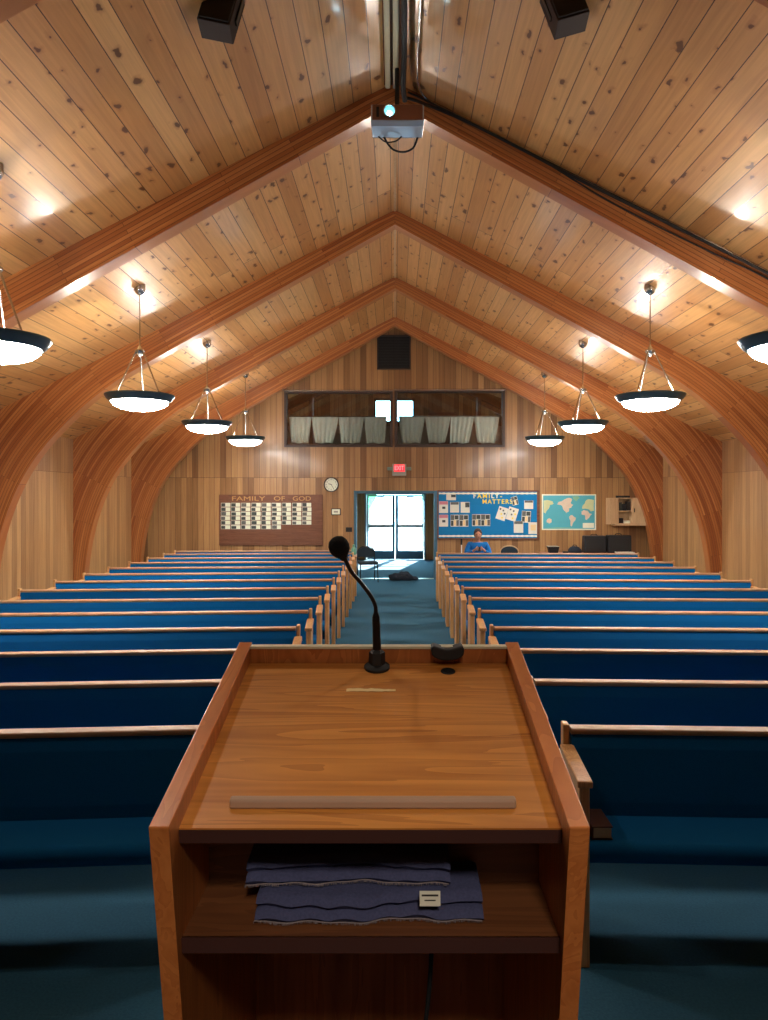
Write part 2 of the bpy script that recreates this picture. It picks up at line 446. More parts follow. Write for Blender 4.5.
# outside
struct(bx(-30, 30, YD+0.15, 60, -0.15, -0.05).build('ground', M['concrete']))
def tree(x, y, h, lab):
    t = thing('tree', lab, 'tree', (x, y, -0.05))
    MB().tube([(0, 0, 0), (0.1, 0, h*0.3), (0, 0.1, h*0.6)], lambda u: 0.16*(1-u)+0.06, 8).build('trunk', M['bark'], t, True)
    f = MB()
    for k in range(16):
        a = random.uniform(0, 6.28); r = random.uniform(0, h*0.2); z = random.uniform(h*0.45, h*0.95)
        q = random.uniform(0.12, 0.2)*h
        f.ellipsoid((r*math.cos(a), r*math.sin(a), z), (q, q, q*0.8), 12, 8, fn=lambda d: 1+random.uniform(-0.18, 0.18))
    f.build('foliage', M['leaves'], t)
tree(-1.6, 44, 3.4, 'pale tree outside, seen through the upper pane of left glass door')
tree(2.6, 52, 4.2, 'faint tree outside, seen through the upper pane of right glass door')

# opening trim (dark door casing in the back wall)
t = MB(); a0, a1 = YW-0.03, YW+0.14
t.box(-0.99, -0.92, a0, a1, 0, 2.13); t.box(0.94, 1.02, a0, a1, 0, 2.13); t.box(-0.92, 0.94, a0, a1, 2.06, 2.13)
struct(t.build('trim_1', M['doorframe'], bevel=0.006))
struct(bx(-0.92, 0.94, YW-0.02, YW+0.1, 0.0, 0.012).build('trim_2', M['brass']))

# entrance frame + double glass doors
y0, y1 = YD+0.01, YD+0.12
t = MB(); t.box(-0.95, -0.89, y0, y1, 0, 2.12); t.box(0.91, 0.97, y0, y1, 0, 2.12); t.box(-0.89, 0.91, y0, y1, 2.04, 2.12)
struct(t.build('trim_3', M['doorframe'], bevel=0.004))
for k, (xa, xb) in enumerate(((-0.885, 0.005), (0.015, 0.905))):
    y0, y1 = YD+0.03, YD+0.08
    d = MB(); st = 0.09
    d.box(xa, xa+st*0.6 if k == 0 else xa+st, y0, y1, 0.01, 2.035)
    d.box(xb-(st if k == 0 else st*0.6), xb, y0, y1, 0.01, 2.035)
    l_, r_ = (xa+st*0.6, xb-st) if k == 0 else (xa+st, xb-st*0.6)
    d.box(l_, r_, y0, y1, 1.01, 1.11); d.box(l_, r_, y0, y1, 0.01, 0.28); d.box(l_, r_, y0, y1, 1.985, 2.035)
    dd = struct(d.build('door_%d' % (k+1), M['doorframe'], bevel=0.004))
    bx(l_, r_, YD+0.05, YD+0.056, 0.28, 1.985).build('glass_pane', M['doorglass'], dd)
    bx(l_, r_, YD-0.03, YD+0.03, 1.03, 1.08).build('push_bar', M['dark'], dd, bevel=0.008)
    c = MB(); c.box((l_+r_)/2-0.13, (l_+r_)/2+0.13, YD-0.02, YD+0.03, 1.96, 2.02); c.build('door_closer', M['dark'], dd, bevel=0.006)

# gallery windows
for k, (w, mat) in enumerate(((WL, M['frame']), (WR, M['frame']))):
    f = MB(); y0, y1 = YW-0.035, YW+0.1; a = 0.065
    f.box(w[0]-a, w[0], y0, y1, w[2]-a, w[3]+a); f.box(w[1], w[1]+a, y0, y1, w[2]-a, w[3]+a)
    f.box(w[0], w[1], y0, y1, w[2]-a, w[2]); f.box(w[0], w[1], y0, y1, w[3], w[3]+a)
    o = struct(f.build('window_%d' % (k+1), mat, bevel=0.004))
    bx(w[0], w[1], YW+0.02, YW+0.026, w[2], w[3]).build('glass_pane', M['glass'], o)
    bx(w[0]-0.08, w[1]+0.08, YW-0.05, YW-0.035, w[3]+0.045, w[3]+0.07).build('head_trim', M['steel'], o)
# far gallery window
f = MB(); w = BW; y0, y1 = YD-0.04, YD+0.12; a = 0.06
f.box(w[0]-a, w[0], y0, y1, w[2]-a, w[3]+a); f.box(w[1], w[1]+a, y0, y1, w[2]-a, w[3]+a)
f.box(w[0], w[1], y0, y1, w[2]-a, w[2]); f.box(w[0], w[1], y0, y1, w[3], w[3]+a); f.box(-0.03, 0.02, y0, y1, w[2], w[3])
o = struct(f.build('window_3', M['frame'])); bx(w[0], w[1], YD+0.05, YD+0.056, w[2], w[3]).build('glass_pane', M['doorglass'], o)

# curtains: four bunched cream panels per window, narrower at the hem
ord_ = ['leftmost', 'second from the left', 'third from the left', 'rightmost']
def curtain(xa, xb, ba, bb, ztop, zbot, y, label, seed):
    b = MB(); nx, nz = 40, 10; rr = random.Random(seed); ph = rr.uniform(0, 6)
    for j in range(nz+1):
        v = j/nz
        for i in range(nx+1):
            u = i/nx
            L = xa+(ba-xa)*v**1.3; R = xb+(bb-xb)*v**1.3
            yy = y+0.022*math.sin(u*2*PI*5+ph+0.6*math.sin(v*3))*(0.5+0.5*v)
            zz = ztop+(zbot-ztop)*v + (0.012*math.sin(u*9+ph) if j == nz else 0)
            b.v.append((L+(R-L)*u, yy, zz))
    for j in range(nz):
        for i in range(nx):
            k = j*(nx+1)+i; b.face((k, k+1, k+nx+2, k+nx+1))
    o = b.build('curtain', M['curtain'], None, True)
    for m in list(o.modifiers): o.modifiers.remove(m)
    s = o.modifiers.new('solid', 'SOLIDIFY'); s.thickness = 0.004
    return tag(o, label, 'curtain', 'cream curtains in the gallery windows')
for side, (xs, bots, zt) in (('left', ([289, 311.5, 338.5, 364, 387], [(290, 309.5), (314, 334), (340, 361), (365.5, 386)], 416.5)),
                             ('right', ([398.5, 425, 450.5, 474, 499.5], [(401, 421.5), (427.5, 446), (448.5, 470), (476.5, 496)], 416))):
    for k in range(4):
        Yc = YW+0.22; q = lambda x: (x-CX)/F*Yc
        curtain(q(xs[k])+0.004, q(xs[k+1])-0.004, q(bots[k][0]+1.3), q(bots[k][1]-1.3), CH-(zt-CY)/F*Yc, CH-(443-CY)/F*Yc, Yc,
                'cream curtain panel behind the %s gallery window, %s' % (side, ord_[k]), k+ord(side[0]))
for side, w in (('left', WL), ('right', WR)):
    tag(MB().tube([(w[0]-0.1, YW+0.2, 3.93), (w[1]+0.06, YW+0.2, 3.93)], 0.008).build('curtain_rod', M['steel']), 'thin metal rod carrying the cream curtains of the %s gallery window' % side, 'curtain rod')

# ------------------------------------------------------------------ laminated arches
BP = [(0, 6.0), (2.0, 4.892), (3.4, 4.116), (4.0, 3.78), (4.35, 3.545), (4.65, 3.30), (4.93, 3.03), (5.17, 2.77), (5.38, 2.50), (5.55, 2.22), (5.69, 1.92), (5.80, 1.62), (5.89, 1.30), (5.95, 1.0), (6.0, 0.65), (6.03, 0.3), (6.05, 0.0)]
def smooth_curve(P, n=5):
    q = []
    for i in range(len(P)-1):
        p0 = P[max(i-1, 0)]; p1 = P[i]; p2 = P[i+1]; p3 = P[min(i+2, len(P)-1)]
        for k in range(n):
            t = k/n
            q.append(tuple(0.5*((2*p1[c])+(-p0[c]+p2[c])*t+(2*p0[c]-5*p1[c]+4*p2[c]-p3[c])*t*t+(-p0[c]+3*p1[c]-3*p2[c]+p3[c])*t**3) for c in (0, 1)))
    q.append(P[-1]); return q
def arch(name, Y, w=0.2):
    b = MB()
    for sx, XW in ((-1, -XL), (1, XR)):
        k = XW/6.24
        B = smooth_curve([(p[0]*k, p[1]) for p in BP])
        n = len(B); O = []; nor = []
        for i in range(n):
            a = B[max(i-1, 0)]; c = B[min(i+1, n-1)]
            dx, dz = c[0]-a[0], c[1]-a[1]; L = math.hypot(dx, dz); nx, nz = -dz/L, dx/L   # outward normal
            if nx < 0 or (nx == 0 and nz < 0): nx, nz = -nx, -nz
            if i == 0: nx, nz = 0.0, 1.0
            if i == n-1: nx, nz = 1.0, 0.0
            # blend towards roof or wall
            den = nz+SL*nx
            t1 = (RZ-SL*B[i][0]-B[i][1])/den if den > 1e-6 else 9
            t2 = (XW-B[i][0])/nx if nx > 1e-6 else 9
            O.append((B[i][0]+nx*min(t1, t2), B[i][1]+nz*min(t1, t2)))
        # insert exact haunch corner
        for i in range(n-1):
            if abs(O[i][0]-XW) > 1e-6 and abs(O[i+1][0]-XW) < 1e-6:
                O[i+1] = (XW, RZ-SL*XW); break
        ar = 0.0; base = len(b.v)
        arcs = []
        for i in range(n):
            if i: ar += math.hypot(B[i][0]-B[i-1][0], B[i][1]-B[i-1][1])
            arcs.append(ar)
            for (p, y) in ((B[i], Y), (O[i], Y), (B[i], Y+w), (O[i], Y+w)): b.v.append((sx*p[0], y, p[1]))
        for i in range(n-1):
            a, c = base+4*i, base+4*(i+1)
            d0 = math.hypot(O[i][0]-B[i][0], O[i][1]-B[i][1]); d1 = math.hypot(O[i+1][0]-B[i+1][0], O[i+1][1]-B[i+1][1])
            u0, u1 = arcs[i]+5*(sx > 0), arcs[i+1]+5*(sx > 0)
            b.face((a, a+1, c+1, c), [(u0, 0), (u0, d0), (u1, d1), (u1, 0)])
            b.face((a+2, c+2, c+3, a+3), [(u0, 0), (u1, 0), (u1, d1), (u0, d0)])
            b.face((a, c, c+2, a+2), [(u0, 0.005), (u1, 0.005), (u1, 0.035), (u0, 0.035)])
        # raised outer lamination lip along the lower edge: a slightly proud strip
        base = len(b.v); h0 = 0.05
        for i in range(n):
            a = B[max(i-1, 0)]; c = B[min(i+1, n-1)]
            dx, dz = c[0]-a[0], c[1]-a[1]; L = math.hypot(dx, dz)
            nx, nz = -dz/L, dx/L
            if i == 0: nx, nz = 0, 1
            for (q, y) in ((0, Y-0.014), (h0, Y-0.014), (0, Y), (h0, Y)): b.v.append((sx*(B[i][0]+nx*q), y, B[i][1]+nz*q))
        for i in range(n-1):
            a, c = base+4*i, base+4*(i+1); u0, u1 = arcs[i], arcs[i+1]
            for f, uv in (((a, a+1, c+1, c), [(u0, 0.6), (u0, 0.65), (u1, 0.65), (u1, 0.6)]), ((a+1, a+3, c+3, c+1), [(u0, 0.66), (u0, 0.67), (u1, 0.67), (u1, 0.66)]), ((a, c, c+2, a+2), [(u0, 0.68), (u1, 0.68), (u1, 0.69), (u0, 0.69)])):
                b.face(f, uv)
    return struct(b.build(name, M['arch']))
AY = [4.19, 7.745, 11.21, 14.64, 17.87]
for i, y in enumerate(AY): arch('trim_%d' % (i+4), y)

# ------------------------------------------------------------------ pews
def rounded(y0, y1, z0, z1, r, n=4, corners=(1, 1, 1, 1)):
    P = []
    for (cy, cz, a0, on, y, z) in ((y1-r, z1-r, 0, corners[0], y1, z1), (y0+r, z1-r, 90, corners[1], y0, z1), (y0+r, z0+r, 180, corners[2], y0, z0), (y1-r, z0+r, 270, corners[3], y1, z0)):
        if on:
            for k in range(n+1):
                a = math.radians(a0+90*k/n); P.append((cy+r*math.cos(a), cz+r*math.sin(a)))
        else: P.append((y, z))
    return P
def make_pew(L, sx, label, loc, rz):
    t = thing('pew', label, 'pew', loc, rz, 'blue pews along the aisle')
    def X(a, b): return (min(a*sx, b*sx), max(a*sx, b*sx))
    # upholstered back, leaning slightly
    b = MB(); a, c = X(0.045, L-0.045)
    P = [(0.015, 0.86), (-0.045, 0.86), (-0.062, 0.80), (-0.10, 0.56), (-0.105, 0.50), (-0.085, 0.44), (-0.03, 0.40), (-0.02, 0.26), (0.01, 0.26), (0.0, 0.5)]
    b.prism(P, a, c); b.build('backrest', M['blue'], t)
    b = MB(); b.prism(rounded(-0.05, 0.032, 0.86, 0.888, 0.010), a, c); b.build('top_rail', M['rail'], t, bevel=0.0)
    b = MB(); b.prism(rounded(-0.405, -0.03, 0.405, 0.50, 0.042, 5), a, c)
    b.build('seat', M['blue'], t, True)
    for u in (0.33, 0.67):
        x = L*u*sx; MB().box(x-0.02, x+0.02, -0.34, -0.04, 0.0, 0.404).build('seat_support', M['pew_end'], t, bevel=0.004)
    for u in (0, 1):
        a, c = X(0.0, 0.045) if u == 0 else X(L-0.045, L)
        m = (a+c)/2
        b = MB(); b.box(a, c, -0.46, 0.03, 0.0, 0.775); b.box(m-0.015, m+0.015, -0.04, 0.03, 0.775, 0.905)
        e = b.build('bench_end', M['pew_end'], t, bevel=0.006)
        if u == 0 or True:
            b = MB(); b.prism([(-0.475, 0.765), (-0.475, 0.795), (-0.045, 0.815), (-0.045, 0.775)], m-0.033, m+0.033)
            b.build('armrest', M['pew_end'], e, bevel=0.006)
    return t
rows = [3.68+0.932*k for k in range(13)]
ordn = ['front', 'second', 'third', 'fourth', 'fifth', 'sixth', 'seventh', 'eighth', 'ninth', 'tenth', 'eleventh', 'twelfth', 'thirteenth', 'fourteenth']
PL = {}
for side, sx, L, rz in (('left', -1, 3.68, math.radians(4)), ('right', 1, 3.93, math.radians(-2.4))):
    ys = list(rows)+([15.62] if side == 'left' else [])
    proto = None
    for k, y in enumerate(ys):
        n = 'in the front row' if k == 0 else ('in the rearmost row' if k == len(ys)-1 else 'in the %s row from the front' % ordn[k])
        lab = 'long blue upholstered oak pew %s, %s of the aisle' % (n, side)
        loc = (sx*0.80, y, 0); rr = rz
        if proto is None: proto = make_pew(L, sx, lab, loc, rr)
        else: dup(proto, loc, rr, lab)

# ------------------------------------------------------------------ pendants
def make_pendant(loc, label, rr):
    """origin at ceiling"""
    t = thing('pendant_light', label, 'pendant light', loc, 0, 'bowl pendant lights')
    x, y, z = loc; H = z-3.24; Rm = 0.42
    sl = -SL if x > 0 else SL
    b = MB(); b.lathe([(0.02, -0.10), (0.055, -0.075), (0.07, -0.03), (0.07, 0.04)], 20); b.build('ceiling_canopy', M['steel'], t, True)
    MB().tube([(0, 0, -0.06), (0, 0, -H+0.60)], 0.008, 8).build('stem', M['steel'], t)
    MB().lathe([(0.012, -H+0.50), (0.035, -H+0.52), (0.062, -H+0.565), (0.062, -H+0.58), (0.03, -H+0.60), (0.012, -H+0.64)], 16).build('hub', M['steel'], t, True)
    for k in range(3):
        a = math.radians(100+120*k)
        c, s_ = math.cos(a), math.sin(a)
        r = MB(); r.tube([(0.05*c, 0.05*s_, -H+0.56), ((Rm-0.12)*c, (Rm-0.12)*s_, -H+0.012)], 0.0095, 8)
        r.build('rod', M['steel'], t)
    MB().lathe([(Rm-0.10, -H+0.0), (Rm-0.09, -H+0.02), (Rm, -H+0.025), (Rm+0.005, -H+0.012), (Rm-0.03, -H-0.04), (Rm-0.065, -H-0.065), (Rm-0.08, -H-0.06), (Rm-0.10, -H+0.0)], 48, cap=False).build('rim', M['rim'], t, True)
    P = []
    for k in range(9):
        u = k/8; a = u*PI/2
        P.append(((Rm-0.075)*math.sin(a)+0.001, -H-0.055-0.125*math.cos(a)))
    P += [((Rm-0.09)*math.sin(PI/2*(1-k/6))+0.001, -H-0.05-0.112*math.cos(PI/2*(1-k/6))) for k in range(7)]
    gb_ = MB(); gb_.lathe(P[:9], 48, cap=False); gb_.cur = 1; gb_.lathe([P[8]]+P[9:], 48, cap=False)
    gb_.build('glass_bowl', M['bowl'], t, True, mats=[M['bowl_in']])
    l = bpy.data.lights.new('bulb', 'POINT'); l.energy = 56; l.color = (1.0, 0.9, 0.78); l.shadow_soft_size = 0.05
    lo = bpy.data.objects.new('bulb', l); C.objects.link(lo); lo.location = (0, 0, -H+0.02); lo.parent = t
    return t
py = [6.05, 9.5, 12.9, 16.2]
pn = ['nearest the lectern', 'second from the lectern', 'third from the lectern', 'furthest from the lectern']
for side, sx in (('left', -1), ('right', 1)):
    for k, y in enumerate(py):
        x = 3.19*sx
        make_pendant((x, y, roof(x)), 'white glass bowl pendant with dark rim on the %s side, %s' % (side, pn[k]), k*20)

# ------------------------------------------------------------------ lectern
LX = -0.034
def sz(Y): return 1.56+0.2238*(Y-1.006)      # top line of the side boards
t = thing('lectern', 'oak lectern with slanted top, open shelf and raised side boards on platform', 'lectern', (LX, 1.3, 0.35))
R0 = Vector((LX, 1.3, 0.35))
def lbox(b, x0, x1, poly): return b.prism([(p[0]-R0.y, p[1]-R0.z) for p in poly], x0, x1)
W = 0.29
for s_ in (-1, 1):
    # slants back at right angles to the top, then straight down to the platform
    poly = [(1.006, sz(1.006)), (1.585, sz(1.585)), (1.66, 1.30), (1.66, 0.35), (1.20, 0.35), (1.09, 1.18)]
    a, c = sorted((s_*W, s_*(W-0.024)))
    b = MB(); lbox(b, a, c, poly); sp = b.build('side_panel', M['oak_z'], t, bevel=0.002)
    b = MB()
    poly = [(1.003, sz(1.003)-0.001), (1.003, sz(1.003)+0.004), (1.59, sz(1.59)+0.004), (1.59, sz(1.59)-0.001)]
    lbox(b, a-0.0015, c+0.0015, poly); b.build('edge_strip', M['oak_edge'], sp, bevel=0.0015)
    b = MB(); poly = [(1.0035, sz(1.003)), (1.006, sz(1.006)), (1.0905, 1.18), (1.20, 0.36), (1.197, 0.36), (1.087, 1.18)]
    lbox(b, a-0.001, c+0.001, poly); b.build('edge_strip', M['oak_edge'], sp)
def ss(Y): return sz(Y)-0.032
b = MB(); lbox(b, -W+0.024, W-0.024, [(1.055, ss(1.055)), (1.57, ss(1.57)), (1.57, ss(1.57)-0.02), (1.059, ss(1.059)-0.022)])
b.build('top', M['oak_x'], t)
b = MB(); lbox(b, -W+0.024, W-0.024, [(1.0545, ss(1.055)-0.0025), (1.058, ss(1.055)-0.0225), (1.064, ss(1.055)-0.0225), (1.0605, ss(1.055)-0.0025)])
b.build('front_edge', M['book'], t)  # dark brown puts the shade on this oak edge into its colour
b = MB(); lbox(b, -W+0.024, W-0.024, [(1.57, sz(1.57)-0.001), (1.588, sz(1.588)-0.001), (1.66, 1.31), (1.66, 0.35), (1.64, 0.35), (1.64, 1.30)])
b.build('front_board', M['oak_z'], t, bevel=0.001)
b = MB(); b.box(-W+0.024, W-0.024, 1.567-R0.y, 1.591-R0.y, sz(1.58)-0.004-R0.z, sz(1.58)+0.001-R0.z)
b.build('edge_strip', M['cream'], t)
b = MB(); lbox(b, -W+0.024, W-0.024, [(1.07, 1.379), (1.235, 1.379), (1.235, 1.357), (1.072, 1.357)])
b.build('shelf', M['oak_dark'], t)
b = MB(); lbox(b, -W+0.024, W-0.024, [(1.067, 1.379), (1.07, 1.356), (1.075, 1.356), (1.072, 1.379)])
b.build('shelf_edge', M['book'], t)
b = MB(); lbox(b, -W+0.024, W-0.024, [(1.225, 1.379), (1.225, ss(1.225)-0.02), (1.24, ss(1.24)-0.02), (1.24, 1.37)])
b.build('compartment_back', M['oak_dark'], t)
# page ledge bar (bevelled pale strip)
b = MB(); y = 1.10; lbox(b, -0.205, 0.209, [(y-0.006, ss(y)), (y-0.006, ss(y)+0.013), (y+0.006, ss(y)+0.016), (y+0.007, ss(y))])
b.build('page_ledge', M['ledge'], t, bevel=0.003)
# torn tape and grommet
sl = math.atan(0.2238)
def on_top(px, py, Y=None):
    # point on the slanted surface seen at a pixel
    q = (py-CY)/F
    Y = (CH-1.528+0.2238*1.006)/(q+0.2238)
    return Vector(((px-CX)/F*Y, Y, ss(Y)))
p0 = on_top(371, 690.5)-R0
tp = MB(); n = 14; rr = random.Random(3)
up = [(-0.047+0.094*i/n, 0.0062+rr.uniform(-0.0022, 0.0015)+(-0.004 if i > 9 else 0)) for i in range(n+1)]
dn = [(-0.047+0.094*i/n, -0.0062+rr.uniform(-0.001, 0.0018)) for i in range(n+1)]
tp.prism(up+dn[::-1], 0, 0.0006, 'z'); tp.build('tape_remnant', M['tape'], t, loc=p0+Vector((0, 0, 0.0009)), rot=(sl, 0, 0))
p1 = on_top(448, 671.5)-R0
gr = MB(); gr.lathe([(0.0105, 0.0005), (0.0105, 0.0018), (0.0135, 0.0022), (0.015, 0.0004)], 24, cap=False); gr.lathe([(0.0003, 0.0006), (0.0108, 0.0006)], 24, cap=False)
gr.build('cable_grommet', M['black'], t, True, loc=p1, rot=(sl, 0, 0))

# microphone on gooseneck
pb = on_top(377, 668)
mic = thing('gooseneck_microphone', 'black gooseneck microphone with foam head standing on the lectern', 'microphone', pb)
def mp(x, y, dy): 
    v = pt(x, y, pb.y+dy); return v-pb
MB().lathe([(0.026, 0.0), (0.026, 0.005), (0.020, 0.009), (0.017, 0.010)], 24).build('base', M['black'], mic, True, rot=(sl, 0, 0))
MB().lathe([(0.017, 0.006), (0.0165, 0.032), (0.013, 0.036), (0.008, 0.0385)], 6).build('mount_block', M['black'], mic)
a = mp(377, 650, 0); c_ = mp(376, 617, -0.005)
MB().tube([a, a+(c_-a)*0.3, a+(c_-a)*0.8, c_, mp(375.8, 611, -0.006)], lambda u: 0.0085 if u < 0.72 else 0.0085-0.005*(u-0.72)/0.28, 14, False).build('handle', M['blackm'], mic, True)
MB().tube([mp(375.8, 613, -0.006), mp(375, 605, -0.008), mp(370, 595, -0.015), mp(361, 583, -0.03), mp(351, 571, -0.05), mp(346, 561, -0.06), mp(343, 554, -0.066)], lambda u: 0.0042+0.0012*max(0, u-0.8)*5, 12).build('gooseneck', M['blackm'], mic, True)
hc = mp(339.3, 547.5, -0.07); ax = (mp(345, 560, -0.055)-hc).normalized()
rot = ax.to_track_quat('Z', 'Y').to_matrix().to_4x4()
b = MB(); b.lathe([(0.001, -0.022), (0.010, -0.0205), (0.016, -0.016), (0.0195, -0.009), (0.0205, 0.0), (0.0185, 0.009), (0.013, 0.017), (0.0085, 0.023), (0.0075, 0.028)], 28, mat=Matrix.Translation(hc) @ rot)
b.build('foam_head', M['foam'], mic, True)

# black saddle-shaped clip resting on the far rim
pc = pt(446.5, 653, 1.585)
cl = MB(); poly = []
for k in range(21):
    u = -1+2*k/20; poly.append((u*0.034, 0.0035*math.cos(u*PI)*-1 + 0.009 - 0.006*(abs(u) > 0.93)))
for k in range(21):
    u = 1-2*k/20; poly.append((u*0.034*0.96, -0.018+0.011*abs(u)**2.5))
cl.prism(poly, -0.024, 0.016, 'y')
tag(cl.build('phone_clip', M['black'], None, bevel=0.004, loc=(pc.x, 1.571, 1.682)), 'small black saddle-shaped holder on the far rim of the lectern', 'holder')

# cable hanging from lectern
tag(MB().tube([(0.061, 1.19, 1.362), (0.058, 1.19, 1.30), (0.052, 1.20, 1.2), (0.035, 1.21, 1.05), (0.03, 1.22, 0.8), (0.05, 1.25, 0.5), (0.08, 1.3, 0.362), (0.16, 1.36, 0.356)], 0.0035, 8).build('microphone_cable', M['black']), 'thin black cable hanging inside the open lower part of lectern', 'cable')

# two folded denim cloths on the shelf
def cloth(xa, xb, yf, yb, z0, th, seed, label, wob, loc):
    rr = random.Random(seed); t = thing('folded_cloth', label, 'cloth', loc, 0)
    nx = 60; ph = [rr.uniform(0, 6) for _ in range(5)]
    def fr(u, ly):
        return yf+wob*(0.5*math.sin(u*7+ph[0])+0.35*math.sin(u*17+ph[1])+0.2*math.sin(u*37+ph[2]))*0.5+ly*0.006*math.sin(u*5+ph[3])
    for ly in range(2):
        b = MB(); zb = z0+ly*th*0.5
        K = [(1.0, 0.1), (0.0, 0.08), (-0.006, 0.3), (0.0, 0.75), (0.012, 0.92), (0.045, 1.0), (1.0, 1.05)]
        for i in range(nx+1):
            u = i/nx; x = xa+(xb-xa)*u+ (0.004*math.sin(u*40) if i in (0, nx) else 0)
            f = fr(u, ly)+ly*0.009
            zz = 0.0022*math.sin(u*11+ph[4])+0.0015*math.sin(u*29+ph[0])
            for (dy, h) in K:
                yy = yb if dy == 1.0 else f+dy
                edge = 0.75 if i in (0, nx) else 1
                b.v.append((x-loc[0], yy-loc[1], zb+h*th*0.5*edge+(abs(zz) if h > 0.2 else 0)-loc[2]))
        m = len(K)
        for i in range(nx):
            for k in range(m-1):
                q = i*m+k; b.face((q, q+m, q+m+1, q+1))
            b.face((i*m, i*m+m-1, (i+1)*m+m-1, (i+1)*m))
        b.face(range(m)); b.face([nx*m+k for k in range(m)][::-1])
        b.build('fold', M['denim'], t, True)
    # frayed pale fringe along the front edge
    b = MB()
    pts = [(xa+(xb-xa)*i/nx-loc[0], fr(i/nx, 0)-0.007-loc[1], z0+0.10*th-loc[2]+0.0006) for i in range(nx+1)]
    b.tube(pts, 0.0009, 5, False)
    for i in range(0, 240):
        u = rr.random(); x = xa+(xb-xa)*u-loc[0]; y = fr(u, 0)-0.007-loc[1]
        b.tube([(x, y, z0+0.1*th-loc[2]+0.001), (x+rr.uniform(-.001, .001), y-rr.uniform(0.001, 0.004), z0+0.03*th-loc[2]+0.0008)], 0.0003, 3, False)
    b.build('frayed_edge', M['fray'], t)
    return t, fr
zl = 1.3805
c1, fr1 = cloth(-0.204, 0.126, 1.108, 1.215, zl, 0.034, 11, 'lower dark blue frayed cloth folded on lectern shelf, with white tag', 0.020, (-0.04, 1.16, zl))
c2, fr2 = cloth(-0.222, 0.080, 1.142, 1.215, zl+0.038, 0.034, 5, 'upper dark blue frayed cloth folded on top of another inside lectern', 0.018, (-0.07, 1.18, zl+0.038))
pg = pt(430, 898.5, 1.098)-Vector((-0.04, 1.16, zl))
g = MB(); g.box(-0.015, 0.015, -0.0006, 0.0006, -0.010, 0.010); tg = g.build('care_tag', M['paper'], c1, loc=pg, rot=(-0.25, 0, 0.0)); tg['label'] = 'small white sewn tag with dark print'
g = MB(); g.box(-0.012, 0.012, -0.0012, -0.0007, 0.003, 0.0055); g.box(-0.008, 0.008, -0.0012, -0.0007, -0.003, -0.0015); g.build('tag_print', M['dark'], tg)

# book on the front right pew seat
bk = thing('book', 'brown hardcover book lying on the seat of the front right pew', 'book', (0.925, 3.44, 0.502), 0.0)
MB().box(-0.066, 0.024, -0.13, 0.06, 0.0, 0.006).box(-0.066, 0.024, -0.13, 0.06, 0.052, 0.058).box(-0.066, -0.060, -0.13, 0.06, 0.004, 0.054).build('cover', M['book'], bk, bevel=0.001)
MB().box(-0.060, 0.019, -0.124, 0.054, 0.006, 0.052).build('pages', M['tan'], bk)

# ------------------------------------------------------------------ projector, speakers, cables near the ridge
pr = thing('projector', 'silver ceiling projector with glowing lens hanging below the ridge', 'projector', (0.02, 7.12, 5.62))
def prj(b): return b
Yp = 7.12
zt = CH-(104-CY)/F*Yp-5.62; zm = CH-(120.5-CY)/F*Yp-5.62
xa = (371-CX)/F*Yp-0.02; xb = (424-CX)/F*Yp-0.02
zb = CH-(137.5-CY)/F*(Yp+0.30)-5.62
b = MB(); b.prism([(0, zt), (0, zm), (0.05, zm-0.03), (0.30, zb), (0.36, zb+0.02), (0.36, zt)], xa, xb); b.build('body', M['projector'], pr, bevel=0.012)
fm = MB(); fm.box(xa+0.012, xb-0.012, -0.006, 0.004, zm+0.005, zt-0.008); fm.build('front_panel', M['brown'], pr, bevel=0.003)  # brown colour stands in for a warm reflection on the front face
xl = (389.5-CX)/F*Yp-0.02
my = Matrix.Translation(Vector((xl, 0, (zt+zm)/2))) @ Matrix.Rotation(PI/2, 4, 'X')
MB().lathe([(0.062, 0.0), (0.062, 0.03), (0.05, 0.035), (0.045, 0.015)], 28, mat=my, cap=False).build('lens_ring', M['steel'], pr, True)
ln = MB().lathe([(0.0003, 0.012), (0.047, 0.012)], 28, mat=my, cap=False).build('lens', M['lens'], pr)
MB().ellipsoid((xl, -0.02, (zt+zm)/2-0.02), (0.022, 0.006, 0.022), 16, 10).build('lamp_spot', M['lamp'], ln, True)
MB().box(xa+0.05, xa+0.075, -0.012, -0.004, zm+0.03, zt-0.03).build('sensor_window', M['black'], pr)
b = MB(); b.tube([(-0.0, 0.18, zt-0.01), (0.0, 0.18, 0.482)], 0.022, 12); b.box(-0.11, 0.11, 0.10, 0.26, zt-0.002, zt+0.012); b.build('ceiling_mount', M['black'], pr)
pcb = [pt(384, 137, 7.42), pt(388, 144, 7.42), pt(394, 150, 7.4), pt(404, 152, 7.38), pt(413, 148, 7.4), pt(417, 139, 7.42), pt(418.5, 134, 7.44)]
MB().tube([p-Vector((0.02, 7.12, 5.62)) for p in pcb], 0.010, 8).build('hanging_cable', M['black'], pr, True)
MB().tube([pt(378, 136, 7.4)-Vector((0.02, 7.12, 5.62)), pt(386, 142, 7.4)-Vector((0.02, 7.12, 5.62)), pt(396, 141, 7.4)-Vector((0.02, 7.12, 5.62)), pt(402, 136, 7.4)-Vector((0.02, 7.12, 5.62))], 0.007, 8).build('short_cable', M['black'], pr, True)

